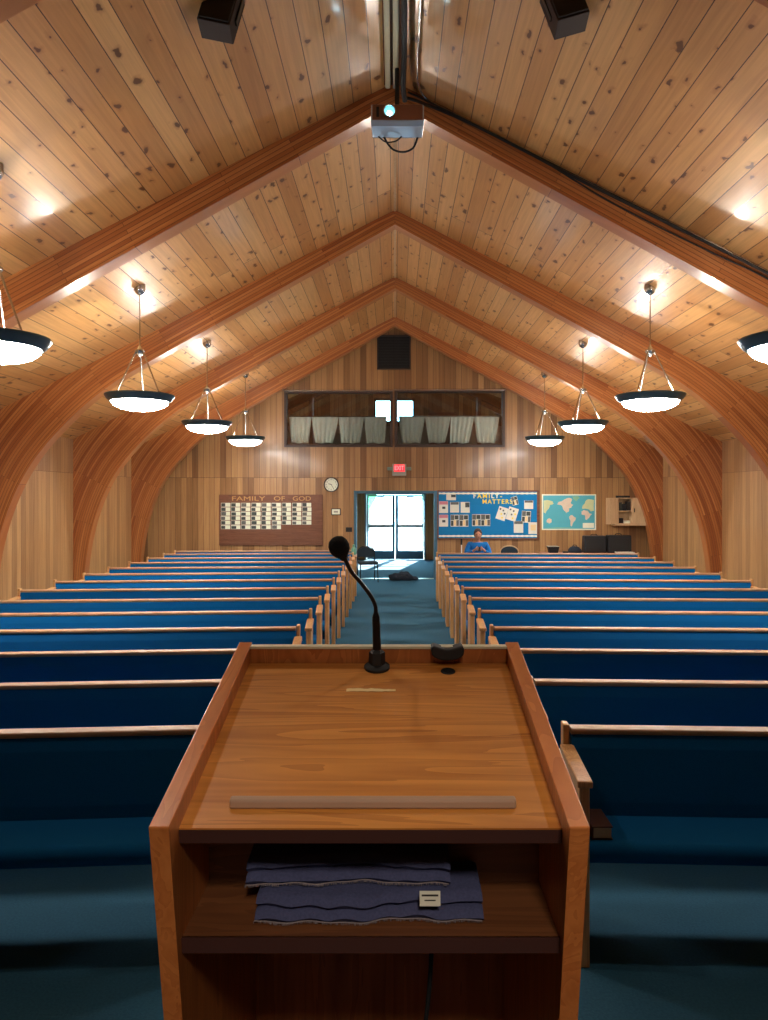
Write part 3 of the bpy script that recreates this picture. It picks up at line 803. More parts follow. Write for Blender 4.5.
def strip(x0, x1, lab):
    b = MB(); b.prism(rounded(x0, x1, RZ-0.115, RZ-0.055, 0.012, 3), 4.62, 7.66, 'y'); 
    o = b.build('light_strip', M['cream'], None); tag(o, lab, 'conduit', 'pale strips along the ridge'); return o
strip(-0.098, -0.046, 'long cream strip fixed along the ridge, left of its twin'); strip(-0.020, 0.036, 'long cream strip fixed along the ridge, between its twin and black duct')
b = MB(); b.box(-0.12, 0.06, 4.62, 7.7, RZ-0.056, RZ-0.04)
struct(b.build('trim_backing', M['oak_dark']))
tag(MB().tube([(0.08, 4.7, 6.09), (0.082, 5.5, 6.08), (0.078, 6.3, 6.09), (0.085, 7.0, 6.08), (0.08, 7.5, 6.05), (0.10, 7.66, 5.98)], 0.026, 10).build('cable_bundle', M['black'], None, True), 'thick black cable bundle running along the ridge beside cream strips', 'cable')
def on_arch(L, Y):
    P = [pt(x, y, Y) for x, y in L]
    for p in P: p.z = min(p.z, roof(p.x)-0.06)
    return P
tag(MB().tube(on_arch([(404, 97), (425, 104), (467, 121), (524, 147), (576, 178), (639, 209), (701, 238), (768, 262), (850, 312)], 7.70), 0.016, 8).build('black_cable', M['black'], None, True), 'thick black cable sagging along the face of nearest right arch', 'cable')
tag(MB().tube(on_arch([(408, 92), (445, 109), (490, 131), (545, 162), (600, 196), (655, 225), (715, 254), (770, 280), (850, 330)], 7.685), 0.009, 8).build('black_cable', M['black'], None, True), 'thin black cable beside the thick one on nearest right arch', 'cable')
cpts = [(0.20, 4.6), (0.205, 5.6), (0.21, 6.6), (0.215, 7.25), (0.24, 7.55)]
P = [Vector((x, y, roof(x)-0.03)) for x, y in cpts]+[Vector((x, 7.715, roof(x)-0.035)) for x in (0.36, 0.8, 1.6, 2.4, 3.2, 3.8, 4.4)]
tag(MB().tube(P, 0.011, 8).build('metal_conduit', M['steel'], None, True), 'thin silver conduit bending from the ceiling along nearest right arch', 'conduit')

def hang_speaker(loc, rz, tilt, label, outer):
    t = thing('ceiling_speaker', label, 'speaker', loc, 0)
    t.rotation_euler = (0, 0, 0)
    m = Matrix.Rotation(rz, 4, 'Y') @ Matrix.Rotation(tilt, 4, 'X')
    def P(x, y, z): return m @ Vector((x, y, z))
    b = MB(); b.box(-0.12, 0.12, -0.09, 0.09, 0.0, 0.40, m); b.build('cabinet', M['spk'], t, bevel=0.006)
    b = MB(); b.box(-0.112, 0.112, -0.108, -0.092, 0.012, 0.39, m); b.build('grille', M['grille'], t, bevel=0.006)
    for s_ in (-1, 1):
        b = MB(); b.box(s_*0.124-0.003, s_*0.124+0.009, -0.02, 0.02, 0.10, 0.46, m); b.build('bracket', M['blackm'], t)
    return t
hang_speaker((-1.30, 5.5, 5.36), 0.20, -0.22, 'dark hanging speaker at the top left, below the sloped ceiling', -1)
hang_speaker((1.28, 5.5, 5.40), -0.28, -0.22, 'dark hanging speaker at the top right, below the sloped ceiling', 1)

# ------------------------------------------------------------------ things on the back wall (Y = 18.3)
def px(x): return (x-CX)/F*YW
def pz(y): return CH-(y-CY)/F*YW
# black vent
v = thing('speaker_vent', 'square black louvred panel high on the gable wall under the ridge', 'vent', (px(393.8), YW, pz(352.5)))
w_ = (px(410.5)-px(377))/2; h_ = (pz(335.5)-pz(370))/2
b = MB()
b.box(-w_, w_, -0.05, 0, -h_, -h_+0.03).box(-w_, w_, -0.05, 0, h_-0.03, h_).box(-w_, -w_+0.03, -0.05, 0, -h_, h_).box(w_-0.03, w_, -0.05, 0, -h_, h_)
b.build('frame', M['frame'], v)
b = MB(); b.box(-w_+0.03, w_-0.03, -0.012, -0.002, -h_+0.03, h_-0.03)
for k in range(20):
    z = -h_+0.045+k*(2*h_-0.08)/20; b.box(-w_+0.03, w_-0.03, -0.036, -0.014, z, z+0.012)
b.box(-0.006, 0.006, -0.042, -0.012, -h_+0.03, h_-0.03)
b.build('louvres', M['black'], v)
# exit sign
e = thing('exit_sign', 'lit red exit sign with two lamp heads above the entrance', 'exit sign', (px(399.2), YW, pz(470)))
MB().box(-0.17, 0.17, -0.09, 0, -0.14, 0.145).build('housing', M['grey'], e, bevel=0.01)
f_ = MB().box(-0.125, 0.13, -0.096, -0.088, -0.045, 0.125).build('face', M['red'], e)
text('EXIT', 0.15, M['redtext'], f_, (0.0, -0.099, 0.04), fit=0.22, bold=0.003)
for s_ in (-1, 1):
    my = Matrix.Translation(Vector((s_*0.22, -0.05, 0.03))) @ Matrix.Rotation(PI/2, 4, 'X')
    MB().box(min(s_*0.17, s_*0.29), max(s_*0.17, s_*0.29), -0.07, -0.02, -0.01, 0.07).build('lamp_head', M['greygreen'], e, bevel=0.01)
# clock
ck = thing('wall_clock', 'round white wall clock with dark rim left of the entrance', 'clock', (px(331.3), YW, pz(484.6)))
my = Matrix.Rotation(PI/2, 4, 'X')
MB().lathe([(0.175, 0.0), (0.178, 0.03), (0.172, 0.045), (0.158, 0.04), (0.156, 0.02)], 40, mat=my, cap=False).build('rim', M['dark'], ck, True)
fc = MB().lathe([(0.0003, 0.018), (0.16, 0.018)], 40, mat=my, cap=False).build('dial', M['whitecard'], ck)
for k in range(12):
    a = math.radians(30*(k+1)); text(str(k+1), 0.045, M['black'], fc, (0.122*math.sin(a), -0.0195, 0.122*math.cos(a)), 'numeral', 0.001)
for nm, ang, ln_, wd in (('hour_hand', 144, 0.075, 0.006), ('minute_hand', 149, 0.11, 0.004)):
    ang = {'hour_hand': 288, 'minute_hand': 150}[nm]
    m = my @ Matrix.Rotation(-math.radians(ang), 4, 'Z')
    MB().box(-wd, wd, -0.015, ln_, 0.022, 0.026, m).build(nm, M['black'], ck)
# small framed notice, switch
fn = thing('thermostat', 'small white square plate with dark frame below the clock', 'thermostat', (px(336), YW, pz(511.8)))
MB().box(-0.115, 0.115, -0.02, 0, -0.08, 0.08).build('frame', M['dark'], fn, bevel=0.004)
pp = MB().box(-0.095, 0.095, -0.026, -0.019, -0.062, 0.062).build('cover', M['whitecard'], fn, bevel=0.003)
MB().box(-0.05, 0.05, -0.029, -0.025, -0.02, 0.022).build('display', M['grey'], pp)
sw = thing('light_switch', 'dark switch plate on wall just left of the entrance', 'switch', (px(349), YW, pz(529.6)))
MB().box(-0.075, 0.075, -0.012, 0, -0.055, 0.055).build('plate', M['dark'], sw, bevel=0.003)
for s_ in (-1, 1): MB().box(s_*0.03-0.008, s_*0.03+0.008, -0.02, -0.011, -0.02, 0.02).build('toggle', M['black'], sw)

# FAMILY OF GOD board
x0, x1, z1, z0 = px(219.4), px(322.9), pz(494.6), pz(545.4)
fb = thing('directory_board', 'dark wooden photo directory board headed FAMILY OF GOD', 'board', ((x0+x1)/2, YW, z0))
hw = (x1-x0)/2; H = z1-z0
MB().box(-hw, hw, -0.03, 0, 0, H).build('backing', M['boardwood'], fb, bevel=0.004)
for word, xa_, xb_ in (('FAMILY', 232, 265), ('OF', 274, 285), ('GOD', 293, 311)):
    lt = text(word, 0.15, M['gold'], fb, ((px(xa_)+px(xb_))/2-fb.location.x, -0.034, H-0.10), fit=px(xb_)-px(xa_))
    lt['label'] = 'gold capital letters'
gx0, gx1 = px(219.8)-fb.location.x+0.02, px(312)-fb.location.x
rowz = [H-(502.3-494.6)*YW/F-k*(4.45*YW/F) for k in range(7)]
for k in range(11):
    z = rowz[0]-0.001-k*(4.45*YW/F)
    if z > 0.02: MB().box(-hw+0.03, hw-0.03, -0.042, -0.03, z-0.012, z).build('slot_rail', M['boardwood'], fb)
colw = (gx1-gx0)/9
coln = ['first', 'second', 'third', 'fourth', 'fifth', 'sixth', 'seventh', 'eighth', 'ninth']
for r in range(6):
    for c in range(9):
        if r == 5 and c > 5: continue
        cxp = fb.location.x+gx0+colw*(c+0.5)+random.uniform(-0.006, 0.006)
        czp = z0+rowz[r]-(4.45*YW/F)
        t = thing('photo_card', 'white directory card with small photo, %s row from top, %s column from left' % (coln[r], coln[c]), 'card', (cxp, YW-0.0303, czp), 0, 'cards on the directory board')
        MB().box(-colw/2+0.012, colw/2-0.012, -0.007, 0, 0.0, 0.098).build('card', M['whitecard'], t)
        u = random.uniform(0.0, 0.3)
        MB().box(-colw/2+0.02, -colw/2+0.02+colw*(0.36+u*0.4), -0.010, -0.0065, 0.006, 0.092-random.uniform(0, 0.02)).build('photo', random.choice([M['photo'], M['photo2'], M['photo2']]), t)

# bulletin board FAMILY- MATTERS!
x0, x1, z1, z0 = px(437.2), px(539.2), pz(490.2), pz(539.4)
bb = thing('bulletin_board', 'blue bulletin board headed FAMILY MATTERS with white scalloped borders', 'bulletin board', ((x0+x1)/2, YW, z0))
hw = (x1-x0)/2; H = z1-z0
MB().box(-hw, hw, -0.022, 0, 0, H).build('blue_backing', M['boardblue'], bb)
b = MB(); a = 0.045
b.box(-hw, hw, -0.035, 0, 0, a*0.8).box(-hw, hw, -0.035, 0, H-a*0.8, H).box(-hw, -hw+a*0.7, -0.035, 0, 0, H).box(hw-a*1.3, hw, -0.035, 0, 0, H)
b.build('frame', M['boardwood'], bb, bevel=0.004)
for z in (0.06, H-0.10):
    b = MB(); n = 40; P = []
    for k in range(n+1): P.append((-hw+0.04+(2*hw-0.10)*k/n, z+(0.008 if k % 2 else 0)))
    for k in range(n+1): P.append((hw-0.06-(2*hw-0.10)*k/n, z+0.045-(0.008 if k % 2 else 0)))
    b.prism(P, -0.027, -0.022, 'y'); b.build('scalloped_border', M['whitecard'], bb)
def bt(ch, xp, yp, size, mat):
    text(ch, size, mat, bb, ((px(xp)-bb.location.x), -0.026, pz(yp)-z0), 'letter', 0.003, bold=0.003)
for ch, xp, m in zip('FAMILY-', [474.5, 479.3, 484.8, 489.2, 492.5, 496.8, 501], ['whitecard', 'yellow', 'yellow', 'yellow', 'whitecard', 'whitecard', 'yellow']): bt(ch, xp, 496.2, 0.15, M[m])
for ch, xp, m in zip('MATTERS!', [484.5, 489.5, 494, 498.5, 502.8, 507, 511, 514.4], ['yellow']*8): bt(ch, xp, 501.8, 0.15, M[m])
def sheet(x0p, x1p, y0p, y1p, label, deco='plain', rz=0.0, off=0.0, grp='papers pinned on the bulletin board'):
    cx_, cz_ = (px(x0p)+px(x1p))/2, (pz(y0p)+pz(y1p))/2; w = (px(x1p)-px(x0p))/2; h = (pz(y0p)-pz(y1p))/2
    t = thing('pinned_paper', label, 'paper', (cx_, YW-0.0275-off, cz_), 0, grp)
    t.rotation_euler = (0, rz, 0)
    MB().box(-w, w, -0.003, 0, -h, h).build('sheet', M['paper'], t)
    if deco == 'pink': MB().box(-w*0.95, w*0.95, -0.005, -0.0031, h*0.45, h*0.98).build('heading', M['pink'], t); MB().box(-w*0.3, w*0.4, -0.005, -0.0031, -h*0.3, h*0.1).build('picture', M['photo2'], t)
    elif deco == 'top': MB().box(-w*0.9, w*0.9, -0.005, -0.0031, h*0.5, h*0.98).build('heading', M['photo'], t)
    elif deco == 'corner': MB().box(0, w*0.95, -0.005, -0.0031, h*0.0, h*0.9).build('picture', M['photo2'], t)
    elif deco == 'collage':
        for (a, b_, c, d, m) in ((-0.95, -0.1, 0.1, 0.95, 'photo'), (0.0, 0.9, 0.2, 0.9, 'photo2'), (-0.9, -0.3, -0.9, 0.0, 'photo2'), (-0.2, 0.3, -0.8, 0.1, 'tape'), (0.4, 0.95, -0.9, 0.1, 'photo')):
            MB().box(a*w, b_*w, -0.005, -0.0031, c*h, d*h).build('picture', M[m], t)
    elif deco == 'dots':
        for (a, c) in ((-0.6, 0.6), (0.1, 0.5), (0.55, 0.1), (-0.1, -0.1), (0.3, -0.6)):
            MB().box(a*w-0.02, a*w+0.02, -0.005, -0.0031, c*h-0.02, c*h+0.02).build('picture', M[random.choice(['photo', 'yellow', 'photo2'])], t)
    elif deco == 'tan': MB().box(-w*0.5, w*0.7, -0.005, -0.0031, -h*0.4, h*0.6).build('picture', M['tape'], t)
sheet(446.2, 455.8, 494.3, 500.2, 'small landscape card with a figure, top left of bulletin board', 'corner')
sheet(439, 448, 501.3, 513, 'sheet with pink heading and green emblem, upper left of bulletin board', 'pink')
sheet(450, 459, 502, 512.5, 'plain text sheet between two others in the upper row of bulletin board', 'top')
sheet(460.6, 469.6, 502, 512.7, 'sheet with dark picture in its corner, right end of upper row', 'corner')
sheet(439, 448, 514.7, 526.5, 'sheet with pink heading, lower left of bulletin board', 'pink')
sheet(450.5, 458.7, 514.7, 526.5, 'photo collage sheet beside the lower left pink sheet', 'collage')
sheet(459.3, 468.3, 514.7, 526.5, 'photo collage sheet, third in lower row of bulletin board', 'collage')
sheet(472, 480.6, 514.3, 526, 'photo collage sheet, left of pair at bulletin board centre', 'collage')
sheet(480.8, 490, 514.3, 526, 'photo collage sheet, right of pair at bulletin board centre', 'collage')
sheet(497, 506.5, 507, 520, 'tilted white sheet with scattered pictures, left of the tilted pair', 'dots', 0.32)
sheet(507, 517, 507.5, 520.5, 'tilted white sheet with scattered pictures, right of the tilted pair', 'dots', 0.30, 0.008)
sheet(511.5, 517.5, 496.5, 505, 'small tilted card after the exclamation of the heading', 'collage', -0.25, 0.014)
sheet(524, 533, 500.5, 509, 'sheet with dark top picture, upper right of bulletin board', 'top')
sheet(521.5, 530.5, 511, 522.5, 'sheet with brown picture, middle right of bulletin board', 'collage', 0.05)
sheet(513.5, 523, 521, 532.8, 'plain text sheet with dark heading, lower right of bulletin board', 'top', 0, 0.006)
sheet(528.2, 537, 522.3, 534, 'pale sheet in the lower right corner of bulletin board', 'tan')

# world map
x0, x1, z1, z0 = px(541.8), px(596), pz(494.2), pz(530)
mpt = thing('world_map', 'blue world map poster with white border on the back wall', 'map', ((x0+x1)/2, YW-0.0004, (z0+z1)/2))
w, h = (x1-x0)/2, (z1-z0)/2
MB().box(-w, w, -0.006, 0, -h, h).build('border', M['whitecard'], mpt)
MB().box(-w+0.03, w-0.03, -0.008, -0.0062, -h+0.03, h-0.03).build('ocean', M['ocean'], mpt)
lands = [
 ('north_america', 'land2', [(.28, .72), (.30, .78), (.36, .80), (.42, .86), (.50, .90), (.56, .86), (.53, .76), (.58, .70), (.54, .62), (.50, .60), (.50, .52), (.47, .50), (.45, .46), (.43, .52), (.39, .58), (.37, .68), (.32, .70)]),
 ('greenland', 'landgreen', [(.58, .86), (.56, .94), (.66, .95), (.70, .90), (.64, .80)]),
 ('south_america', 'land2', [(.52, .40), (.56, .42), (.63, .34), (.61, .26), (.57, .18), (.55, .10), (.53, .12), (.53, .26), (.50, .34)]),
 ('africa', 'land2', [(.73, .52), (.77, .56), (.84, .54), (.88, .46), (.92, .44), (.87, .34), (.83, .28), (.80, .30), (.79, .42), (.73, .44)]),
 ('europe', 'land', [(.74, .60), (.75, .68), (.79, .74), (.82, .84), (.88, .86), (.96, .84), (.96, .54), (.90, .52), (.86, .58), (.80, .60)]),
 ('asia', 'land', [(.03, .82), (.10, .84), (.20, .80), (.22, .74), (.15, .70), (.13, .60), (.09, .54), (.07, .46), (.03, .50)]),
 ('australia', 'land2', [(.09, .28), (.13, .33), (.18, .30), (.18, .22), (.13, .18), (.09, .21)]),
 ('antarctica', 'landgreen', [(.04, .055), (.5, .07), (.8, .055), (.8, .045), (.04, .045)])]
for nm, m, P in lands:
    rr = random.Random(nm); Q = []
    for i in range(len(P)):
        a, c = P[i], P[(i+1) % len(P)]
        Q.append(a); Q.append(((a[0]+c[0])/2+rr.uniform(-.008, .008), (a[1]+c[1])/2+rr.uniform(-.012, .012)))
    o = MB().prism([(-w+2*w*x, -h+2*h*y) for x, y in Q], -0.0096, -0.0082, 'y').build('continent', M[m], mpt)
MB().box(w-0.32, w-0.05, -0.0098, -0.0082, -h+0.05, -h+0.17).build('legend', M['whitecard'], mpt)

# wall cabinet, left half open with its door swung round
def cxx(x, Y): return (x-CX)/F*Y
Yc = 18.0
cx0, cx1 = cxx(618, Yc), cxx(647, Yc); cz1, cz0 = CH-(497.8-CY)/F*Yc, CH-(524.2-CY)/F*Yc
cb = thing('wall_cabinet', 'pale wooden wall cabinet, left half open showing dark shelves', 'cabinet', ((cx0+cx1)/2, YW, cz0))
w = (cx1-cx0)/2; h = cz1-cz0; d = 0.30
b = MB(); b.box(-w, w, -0.012, 0, 0, h).box(-w, -w+0.02, -d, 0, 0, h).box(w-0.02, w, -d, 0, 0, h).box(-w, w, -d, 0, h-0.02, h).box(-w, w, -d, 0, 0, 0.02).box(-0.01, 0.01, -d, 0, 0, h)
b.build('body', M['lightwood'], cb)
MB().box(-w+0.02, -0.01, -d+0.02, -0.012, h*0.48, h*0.48+0.018).build('shelf', M['lightwood'], cb)
MB().box(-w-0.08, w+0.02, -d-0.02, 0, -0.035, 0).build('bottom_ledge', M['lightwood'], cb, bevel=0.004)
dr = MB().box(0.005, w, -d-0.02, -d, 0.002, h-0.002).build('door', M['lightwood'], cb, bevel=0.004); MB().box(0.03, 0.045, -d-0.045, -d-0.02, h*0.45, h*0.6).build('handle', M['dark'], dr)
m = Matrix.Translation(Vector((-w, -d, 0))) @ Matrix.Rotation(math.radians(18), 4, 'Z')
dl = MB().box(-w+0.01, 0, -0.02, 0, 0.002, h-0.002, m).build('door', M['lightwood'], cb, bevel=0.004); MB().box(-w+0.03, -w+0.05, 0.0, 0.02, h*0.45, h*0.6, m).build('handle', M['dark'], dl)
xx = cb.location.x
for (a, c, zz, hh, m, nm, lab) in ((0.03, 0.13, 0.02, 0.12, 'black', 'storage_box', 'black box on lower cabinet shelf, left'), (0.15, 0.30, 0.02, 0.06, 'whitecard', 'paper_stack', 'white papers on the lower cabinet shelf'),
      (0.02, 0.10, h*0.48+0.018, 0.20, 'photo2', 'storage_box', 'dark box on upper cabinet shelf, left end'), (0.12, 0.20, h*0.48+0.018, 0.16, 'black', 'storage_box', 'black box in the middle of upper cabinet shelf'), (0.22, 0.31, h*0.48+0.018, 0.22, 'dark', 'storage_box', 'tall dark box on upper cabinet shelf, right')):
    o = MB().box(0, c-a, 0, 0.15, 0, hh).build(nm, M[m], None, bevel=0.004, loc=(xx-w+0.02+a*0.98, YW-0.22, cz0+zz+0.001)); tag(o, lab, 'box' if nm == 'storage_box' else 'papers')
o = MB().box(-0.15, 0.14, -0.09, 0.09, 0, 0.05).build('receiver', M['black'], None, bevel=0.006, loc=(xx-0.18, YW-0.15, cz1+0.001)); tag(o, 'flat black device lying on top of the wall cabinet', 'device')

# table with equipment
YT = 17.45
tz = 0.70
tb = thing('folding_table', 'long brown table against the back wall carrying black equipment', 'table', (4.42, YT, 0))
MB().box(-1.08, 1.08, -0.3, 0.3, tz-0.03, tz).build('table_top', M['brown'], tb, bevel=0.005)
for sx in (-1, 1):
    for sy in (-1, 1): MB().tube([(sx*1.0, sy*0.25, 0), (sx*1.0, sy*0.25, tz-0.03)], 0.014).build('leg', M['steel'], tb)
def case(x0p, x1p, ytop, label):
    xa, xb = cxx(x0p, YT), cxx(x1p, YT); H = CH-(ytop-CY)/F*YT-tz
    t = thing('equipment_case', label, 'case', ((xa+xb)/2, YT+0.02, tz+0.001), 0)
    w = (xb-xa)/2
    MB().prism([(-w, 0), (w, 0), (w*0.98, H), (-w*0.93, H)], -0.12, 0.14, 'y').build('body', M['black'], t, bevel=0.02)
    MB().box(-w*0.8, w*0.8, -0.128, -0.12, H*0.15, H*0.85).build('front_panel', M['grille'], t, bevel=0.004)
    MB().tube([(-0.07, 0, H), (-0.05, 0, H+0.03), (0.05, 0, H+0.03), (0.07, 0, H)], 0.009).build('handle', M['blackm'], t)
case(583, 605.5, 535.8, 'large black equipment case on back table, left of the pair'); case(606.5, 630.5, 535.2, 'large black equipment case on back table, right of the pair')
xa, xb = cxx(545, YT), cxx(561, YT); xm = (xa+xb)/2
bn = thing('black_bin', 'low black open bin at the left end of the back table', 'bin', (xm, YT, tz+0.001))
b = MB(); b.lathe([(0.13, 0.0), (0.17, 0.13), (0.18, 0.14), (0.165, 0.135), (0.125, 0.012)], 4, cap=False); b.lathe([(0.0003, 0.006), (0.13, 0.006)], 4, cap=False)
b.build('bin_body', M['black'], bn, rot=(0, 0, PI/4)); MB().tube([(-0.12, -0.12, 0.142), (0.12, -0.12, 0.142), (0.12, 0.12, 0.142), (-0.12, 0.12, 0.142), (-0.12, -0.12, 0.142)], 0.008, 6, False).build('bin_rim', M['grey'], bn)
xa, xb = cxx(568, YT), cxx(581.5, YT); xm = (xa+xb)/2
dm = thing('round_bag', 'black dome-shaped bag on back table left of the cases', 'bag', (xm, YT, tz+0.001))
P = [(0.155, 0.0), (0.157, 0.03), (0.14, 0.085), (0.10, 0.125), (0.05, 0.145), (0.001, 0.15)]
MB().lathe(P, 24).build('bag_body', M['jacket'], dm, True); MB().tube([(-0.05, 0, 0.14), (-0.03, 0, 0.17), (0.03, 0, 0.17), (0.05, 0, 0.14)], 0.008).build('handle', M['black'], dm)
tag(MB().box(-0.2, 0.2, -0.09, 0.09, 0, 0.03).build('paper_stack', M['paper'], None, loc=(cxx(624.5, YT-0.2), YT-0.21, tz+0.001), bevel=0.002), 'low stack of white papers in front of the right case', 'papers')
o = MB().box(-0.06, 0.06, -0.04, 0.04, 0, 0.04).build('small_box', M['dark'], None, loc=(cxx(564.5, YT), YT-0.1, tz+0.001), bevel=0.004); tag(o, 'tiny dark box between the bin and dome-shaped bag', 'box')

# chairs
def make_chair(loc, rz, label, frame, padm, hb=0.88):
    t = thing('stacking_chair', label, 'chair', loc, rz)
    MB().prism(rounded(-0.21, 0.21, 0.42, 0.47, 0.02, 3), -0.215, 0.215, 'x').build('seat', M[padm], t, bevel=0.008)
    P = []; w = 0.19
    P += [(-w, 0.56), (w, 0.56), (w, hb-0.14)]
    for k in range(1, 12):
        a = PI*k/12; P.append((w*math.cos(a), hb-0.14+0.12*math.sin(a)))
    P.append((-w, hb-0.14))
    MB().prism(P, 0.185, 0.22, 'y').build('backrest', M[padm], t, bevel=0.008)
    Q = [(-w-0.012, 0.2, 0.45)]+[(-w-0.012, 0.205, hb-0.14)]+[((w+0.012)*math.cos(PI-PI*k/12), 0.205, hb-0.14+0.135*math.sin(PI*k/12)) for k in range(1, 12)]+[(w+0.012, 0.205, hb-0.14), (w+0.012, 0.2, 0.45)]
    MB().tube(Q, 0.0125, 8, False).build('back_frame', M[frame], t, True)
    for sx in (-1, 1):
        MB().tube([(sx*0.20, -0.19, 0.43), (sx*0.21, -0.215, 0)], 0.0115, 8, False).build('leg', M[frame], t)
        MB().tube([(sx*0.20, 0.19, 0.45), (sx*0.21, 0.25, 0)], 0.0115, 8, False).build('leg', M[frame], t)
    MB().tube([(-0.2, -0.19, 0.415), (0.2, -0.19, 0.415), (0.2, 0.18, 0.415), (-0.2, 0.18, 0.415), (-0.2, -0.19, 0.415)], 0.01, 6, False).build('seat_frame', M[frame], t)
    return t
make_chair((-0.64, 17.78, 0), math.radians(12), 'dark padded metal chair standing at left of the entrance', 'blackm', 'chairpad', 0.82)
make_chair((2.55, 16.75, 0), 0, 'dark padded chair with tan arched frame behind the right pews', 'tan', 'chairpad', 0.895)
make_chair((1.88, 16.95, 0), 0, 'dark padded chair the seated person sits on', 'blackm', 'chairpad', 0.8)

# stand left of the person
st = thing('microphone_stand', 'short pale stand with black top left of the seated person', 'stand', (cxx(461.5, 16.8), 16.8, 0))
MB().lathe([(0.12, 0), (0.12, 0.012), (0.02, 0.025)], 20).build('base', M['blackm'], st, True); MB().tube([(0, 0, 0.02), (0, 0, 0.93)], 0.012).build('pole', M['white'], st)
MB().tube([(0, 0, 0.92), (0, 0, 1.06)], 0.022, 10).build('clip', M['black'], st)

# green bottle on the arm of the rearmost left pew
gb = thing('bottle', 'small pale green bottle standing on arm of the rearmost left pew', 'bottle', (-0.83, 15.32, 0.817))
MB().lathe([(0.045, 0), (0.05, 0.02), (0.05, 0.12), (0.025, 0.15), (0.02, 0.165)], 18).build('bottle_body', M['green'], gb, True); MB().lathe([(0.026, 0.165), (0.026, 0.20), (0.018, 0.205)], 14).build('cap', M['green'], gb, True)

# dark bag on the floor at the entrance, mat
def lump(d):
    return 1+0.12*math.sin(5*d.x+2*d.y)+0.10*math.sin(9*d.y+4*d.x)+0.08*math.sin(13*d.x+3*d.z)
jg = thing('bag', 'dark crumpled bag lying on the carpet in the entrance', 'bag', (cxx(402, 18.0), 18.05, 0.0))
b = MB(); b.ellipsoid((0, 0, 0.06), (0.27, 0.16, 0.13), 36, 20, fn=lump); b.v = [(x, y, max(z, 0.004)) for x, y, z in b.v]; b.build('bag_body', M['jacket'], jg, True)
b = MB(); b.ellipsoid((0.28, 0.02, 0.035), (0.12, 0.08, 0.05), 24, 12, fn=lump); b.v = [(x, y, max(z, 0.004)) for x, y, z in b.v]; b.build('side_pocket', M['jacket'], jg, True)
MB().tube([(-0.12, -0.14, 0.10), (-0.02, -0.17, 0.13), (0.12, -0.16, 0.09), (0.22, -0.13, 0.03)], 0.009).build('strap', M['black'], jg)
tag(MB().box(-0.95, 0.34, 21.6, 23.5, 0.0, 0.012).build('door_mat', M['mat'], None, bevel=0.004), 'flat grey-blue mat inside the glass entrance doors', 'mat')

# ------------------------------------------------------------------ seated person
def skin_mesh(verts, edges, radii, mat, name, parent, sub=2, root=0):
    me = bpy.data.meshes.new(name); me.from_pydata(verts, edges, [])
    o = bpy.data.objects.new(name, me); C.objects.link(o)
    m = o.modifiers.new('skin', 'SKIN'); m.use_smooth_shade = True
    for i, v in enumerate(me.skin_vertices[0].data):
        r = radii[i]; v.radius = (r, r) if not isinstance(r, tuple) else r
        v.use_root = (i == root)
    s = o.modifiers.new('sub', 'SUBSURF'); s.levels = sub; s.render_levels = sub
    bpy.context.view_layer.update()
    me2 = bpy.data.meshes.new_from_object(o.evaluated_get(bpy.context.evaluated_depsgraph_get()))
    C.objects.unlink(o); bpy.data.objects.remove(o)
    me2.materials.clear(); me2.materials.append(mat)
    for p in me2.polygons: p.use_smooth = True
    o2 = bpy.data.objects.new(name, me2); C.objects.link(o2); o2.parent = parent
    return o2
pe = thing('person', 'person in a blue shirt and dark cap seated behind pews holding a phone', 'person', (1.84, 16.92, 0))
V = []; E = []; Rr = []
def ch(pts, start=None):
    prev = start; first = None
    for (p, r) in pts:
        V.append(p); Rr.append(r); i = len(V)-1
        if prev is not None: E.append((prev, i))
        prev = i
    return prev
pel = ch([((0, 0.0, 0.59), (0.15, 0.11))])
sp = ch([((0, 0.0, 0.69), (0.145, 0.10)), ((0, -0.01, 0.79), (0.155, 0.105)), ((0, -0.02, 0.90), (0.15, 0.095))], pel)
nk = ch([((0, -0.03, 0.975), 0.055), ((0, -0.045, 1.05), 0.052), ((0, -0.06, 1.12), 0.07), ((0, -0.065, 1.18), 0.065)], sp)
shirtV = []
for s_ in (-1, 1):
    w_ = ch([((s_*0.17, -0.02, 0.925), 0.062), ((s_*0.235, -0.05, 0.80), 0.046), ((s_*0.255, -0.10, 0.69), 0.040), ((s_*0.17, -0.235, 0.76), 0.033), ((s_*0.095, -0.32, 0.825), 0.024)], sp)
    pm = ch([((s_*0.065, -0.335, 0.85), (0.026, 0.016))], w_)
    for k in range(4):
        ch([((s_*0.052, -0.350+0.004*k, 0.872-0.018*k), 0.0085), ((s_*0.030, -0.372+0.003*k, 0.876-0.019*k), 0.0078), ((s_*0.012, -0.366, 0.874-0.019*k), 0.007)], pm)
    ch([((s_*0.055, -0.325, 0.885), 0.010), ((s_*0.036, -0.33, 0.905), 0.0085)], pm)
    ch([((s_*0.10, -0.08, 0.575), 0.088), ((s_*0.13, -0.42, 0.50), 0.065), ((s_*0.13, -0.45, 0.27), 0.05), ((s_*0.13, -0.43, 0.09), 0.036), ((s_*0.13, -0.50, 0.045), 0.035), ((s_*0.135, -0.58, 0.035), 0.028)], pel)
body = skin_mesh(V, E, Rr, M['skin'], 'body', pe)
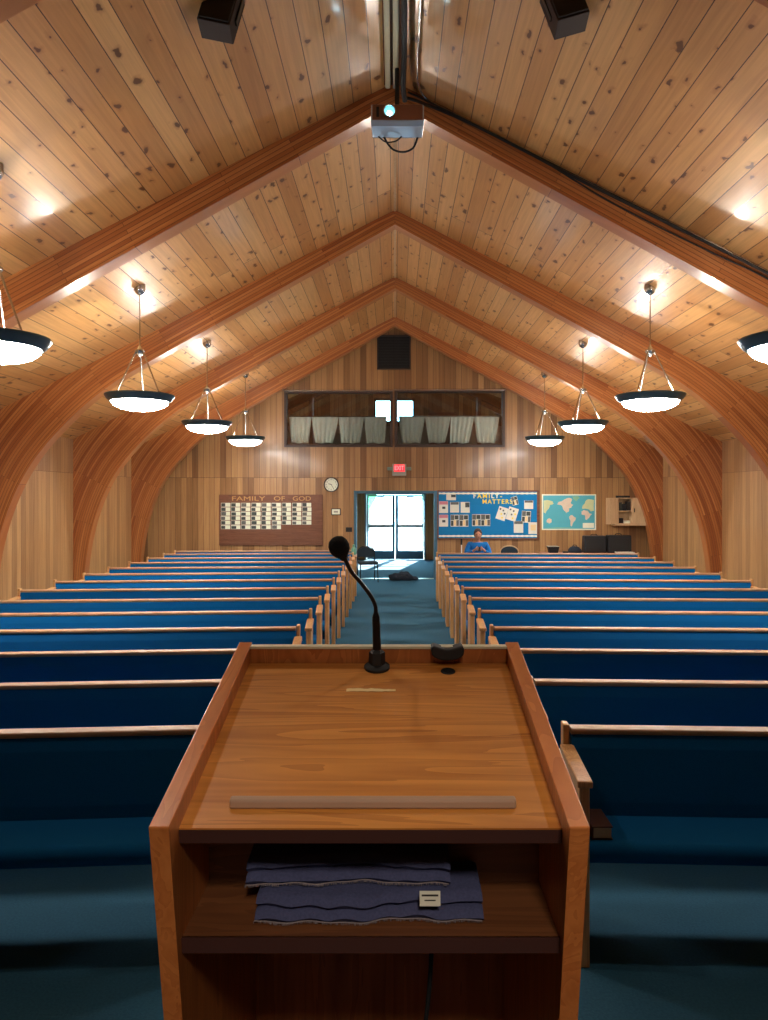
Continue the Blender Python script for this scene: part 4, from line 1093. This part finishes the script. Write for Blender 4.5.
# face details + head shape
hd = Vector((0, -0.065, 1.14))
def hf(d):
    k = 1.0
    if d.y < -0.3: k += 0.03*max(0, -d.z)
    return k
b = MB(); b.ellipsoid(hd, (0.078, 0.096, 0.115), 24, 18, fn=hf)
b.ellipsoid(hd+Vector((0, -0.100, -0.008)), (0.012, 0.018, 0.02), 10, 8)
for s_ in (-1, 1): b.ellipsoid(hd+Vector((s_*0.079, 0.005, -0.005)), (0.010, 0.018, 0.03), 10, 8)
b.build('head', M['skin'], body, True)
b = MB()
for s_ in (-1, 1): b.ellipsoid(hd+Vector((s_*0.030, -0.086, 0.012)), (0.013, 0.008, 0.007), 10, 8)
b.ellipsoid(hd+Vector((0, -0.089, -0.052)), (0.024, 0.007, 0.006), 10, 8)
b.build('eyes_and_mouth', M['hair'], body, True)
b = MB(); b.ellipsoid(hd+Vector((0, 0.012, 0.03)), (0.094, 0.104, 0.118), 24, 16, fn=lambda d: 1.0+0.02*math.sin(20*d.x)); 
b.v = [(x, y, z) for x, y, z in b.v]
b.v = [(x, max(y, -0.135 if z > hd.z+0.045 else hd.y-0.02), max(z, hd.z-0.05)) for x, y, z in b.v]
b.build('hair', M['hair'], pe, True)
# shirt and trousers follow the body
V = []; E = []; Rr = []
p0 = ch([((0, 0.0, 0.605), (0.165, 0.122))]); s1 = ch([((0, 0.0, 0.69), (0.16, 0.115)), ((0, -0.01, 0.79), (0.17, 0.118)), ((0, -0.02, 0.90), (0.162, 0.107))], p0)
ch([((0, -0.028, 0.965), 0.07), ((0, -0.033, 0.99), 0.066)], s1)
for s_ in (-1, 1): ch([((s_*0.175, -0.02, 0.928), 0.075), ((s_*0.24, -0.05, 0.80), 0.062), ((s_*0.26, -0.10, 0.69), 0.056), ((s_*0.18, -0.225, 0.755), 0.047), ((s_*0.125, -0.285, 0.80), 0.042)], s1)
skin_mesh(V, E, Rr, M['shirt'], 'shirt', pe)
V = []; E = []; Rr = []
p0 = ch([((0, 0.0, 0.595), (0.168, 0.115))])
for s_ in (-1, 1): ch([((s_*0.10, -0.08, 0.58), 0.098), ((s_*0.13, -0.42, 0.50), 0.078), ((s_*0.13, -0.455, 0.27), 0.064), ((s_*0.13, -0.435, 0.12), 0.056)], p0)
skin_mesh(V, E, Rr, M['jeans'], 'trousers', pe)
ph_ = thing('phone', 'dark phone held up in front of the chest by seated person', 'phone', (1.84, 16.555, 0.845))
MB().box(-0.036, 0.036, -0.004, 0.004, -0.05, 0.05).build('phone_case', M['black'], ph_, bevel=0.004); MB().lathe([(0.0003, 0), (0.007, 0)], 12, cap=False, mat=Matrix.Translation(Vector((0.02, -0.0045, 0.035))) @ Matrix.Rotation(PI/2, 4, 'X')).build('camera_lens', M['steel'], ph_)

# ------------------------------------------------------------------ light and camera
wd = bpy.data.worlds.new('sky'); S.world = wd; wd.use_nodes = True
bg = wd.node_tree.nodes['Background']
bg.inputs[0].default_value = (0.40, 0.80, 1.0, 1); bg.inputs[1].default_value = 22.0
def portal(loc, sx, sy, rot):
    l = bpy.data.lights.new('daylight_portal', 'AREA'); l.shape = 'RECTANGLE'; l.size = sx; l.size_y = sy
    l.cycles.is_portal = True
    o = bpy.data.objects.new('daylight_portal', l); C.objects.link(o); o.location = loc; o.rotation_euler = rot
portal((0.01, YD+0.14, 1.06), 1.9, 2.1, (-PI/2, 0, 0))
portal((-0.02, YD+0.14, 4.68), 1.2, 0.65, (-PI/2, 0, 0))
sn = bpy.data.lights.new('sun', 'SUN'); sn.energy = 40; sn.angle = 0.01; sn.color = (1, 0.95, 0.88)
so = bpy.data.objects.new('sun', sn); C.objects.link(so); so.rotation_euler = (math.radians(60), 0, math.radians(168)); so.location = (0, 40, 20)

sp_ = bpy.data.lights.new('added_lectern_spot', 'SPOT'); sp_.energy = 210; sp_.spot_size = math.radians(19); sp_.spot_blend = 0.8; sp_.shadow_soft_size = 0.25; sp_.color = (1, 0.86, 0.7)  # added spot without a fixture, brightens the lectern from behind the camera
spo = bpy.data.objects.new('added_lectern_spot', sp_); C.objects.link(spo); spo.location = (0.35, -1.9, 4.1)
spo.rotation_euler = (Vector((0, 1.2, 1.3))-spo.location).to_track_quat('-Z', 'Y').to_euler()
for sx, lab in ((-1, 'added white can downlight on the ceiling above the front left pews, out of view'), (1, 'added white can downlight on the ceiling above the front right pews, out of view')):  # unseen pair of lamps added to brighten lectern and front row
    x = 1.7*sx; dz = roof(x)
    t = thing('added_ceiling_downlight', lab, 'downlight', (x, 3.45, dz))
    MB().lathe([(0.085, -0.26), (0.095, -0.25), (0.095, 0.05)], 24, cap=False).build('can', M['white'], t, True)
    MB().lathe([(0.0003, -0.14), (0.094, -0.14)], 24, cap=False).build('reflector', M['white'], t)
    l = bpy.data.lights.new('added_downlight_bulb', 'SPOT'); l.energy = 60; l.spot_size = math.radians(105); l.spot_blend = 0.9; l.shadow_soft_size = 0.06; l.color = (1, 0.88, 0.72)
    o = bpy.data.objects.new('added_downlight_bulb', l); C.objects.link(o); o.parent = t; o.location = (0, 0, -0.27)
    o.rotation_euler = (Vector((x*0.3, 2.3, 1.2))-Vector((x, 3.45, dz-0.27))).to_track_quat('-Z', 'Y').to_euler()
cam = bpy.data.cameras.new('camera'); cam.sensor_fit = 'VERTICAL'; cam.sensor_height = 36; cam.lens = F/1020*36
cam.shift_x = -11/1020; cam.shift_y = -14/1020; cam.clip_start = 0.05
co = bpy.data.objects.new('camera', cam); C.objects.link(co); co.location = (0, 0, CH); co.rotation_euler = (PI/2, 0, 0)
S.camera = co
S.view_settings.view_transform = 'Standard'; S.view_settings.look = 'None'; S.view_settings.gamma = 1
S.view_settings.use_curve_mapping = False; S.view_settings.exposure = 0.28
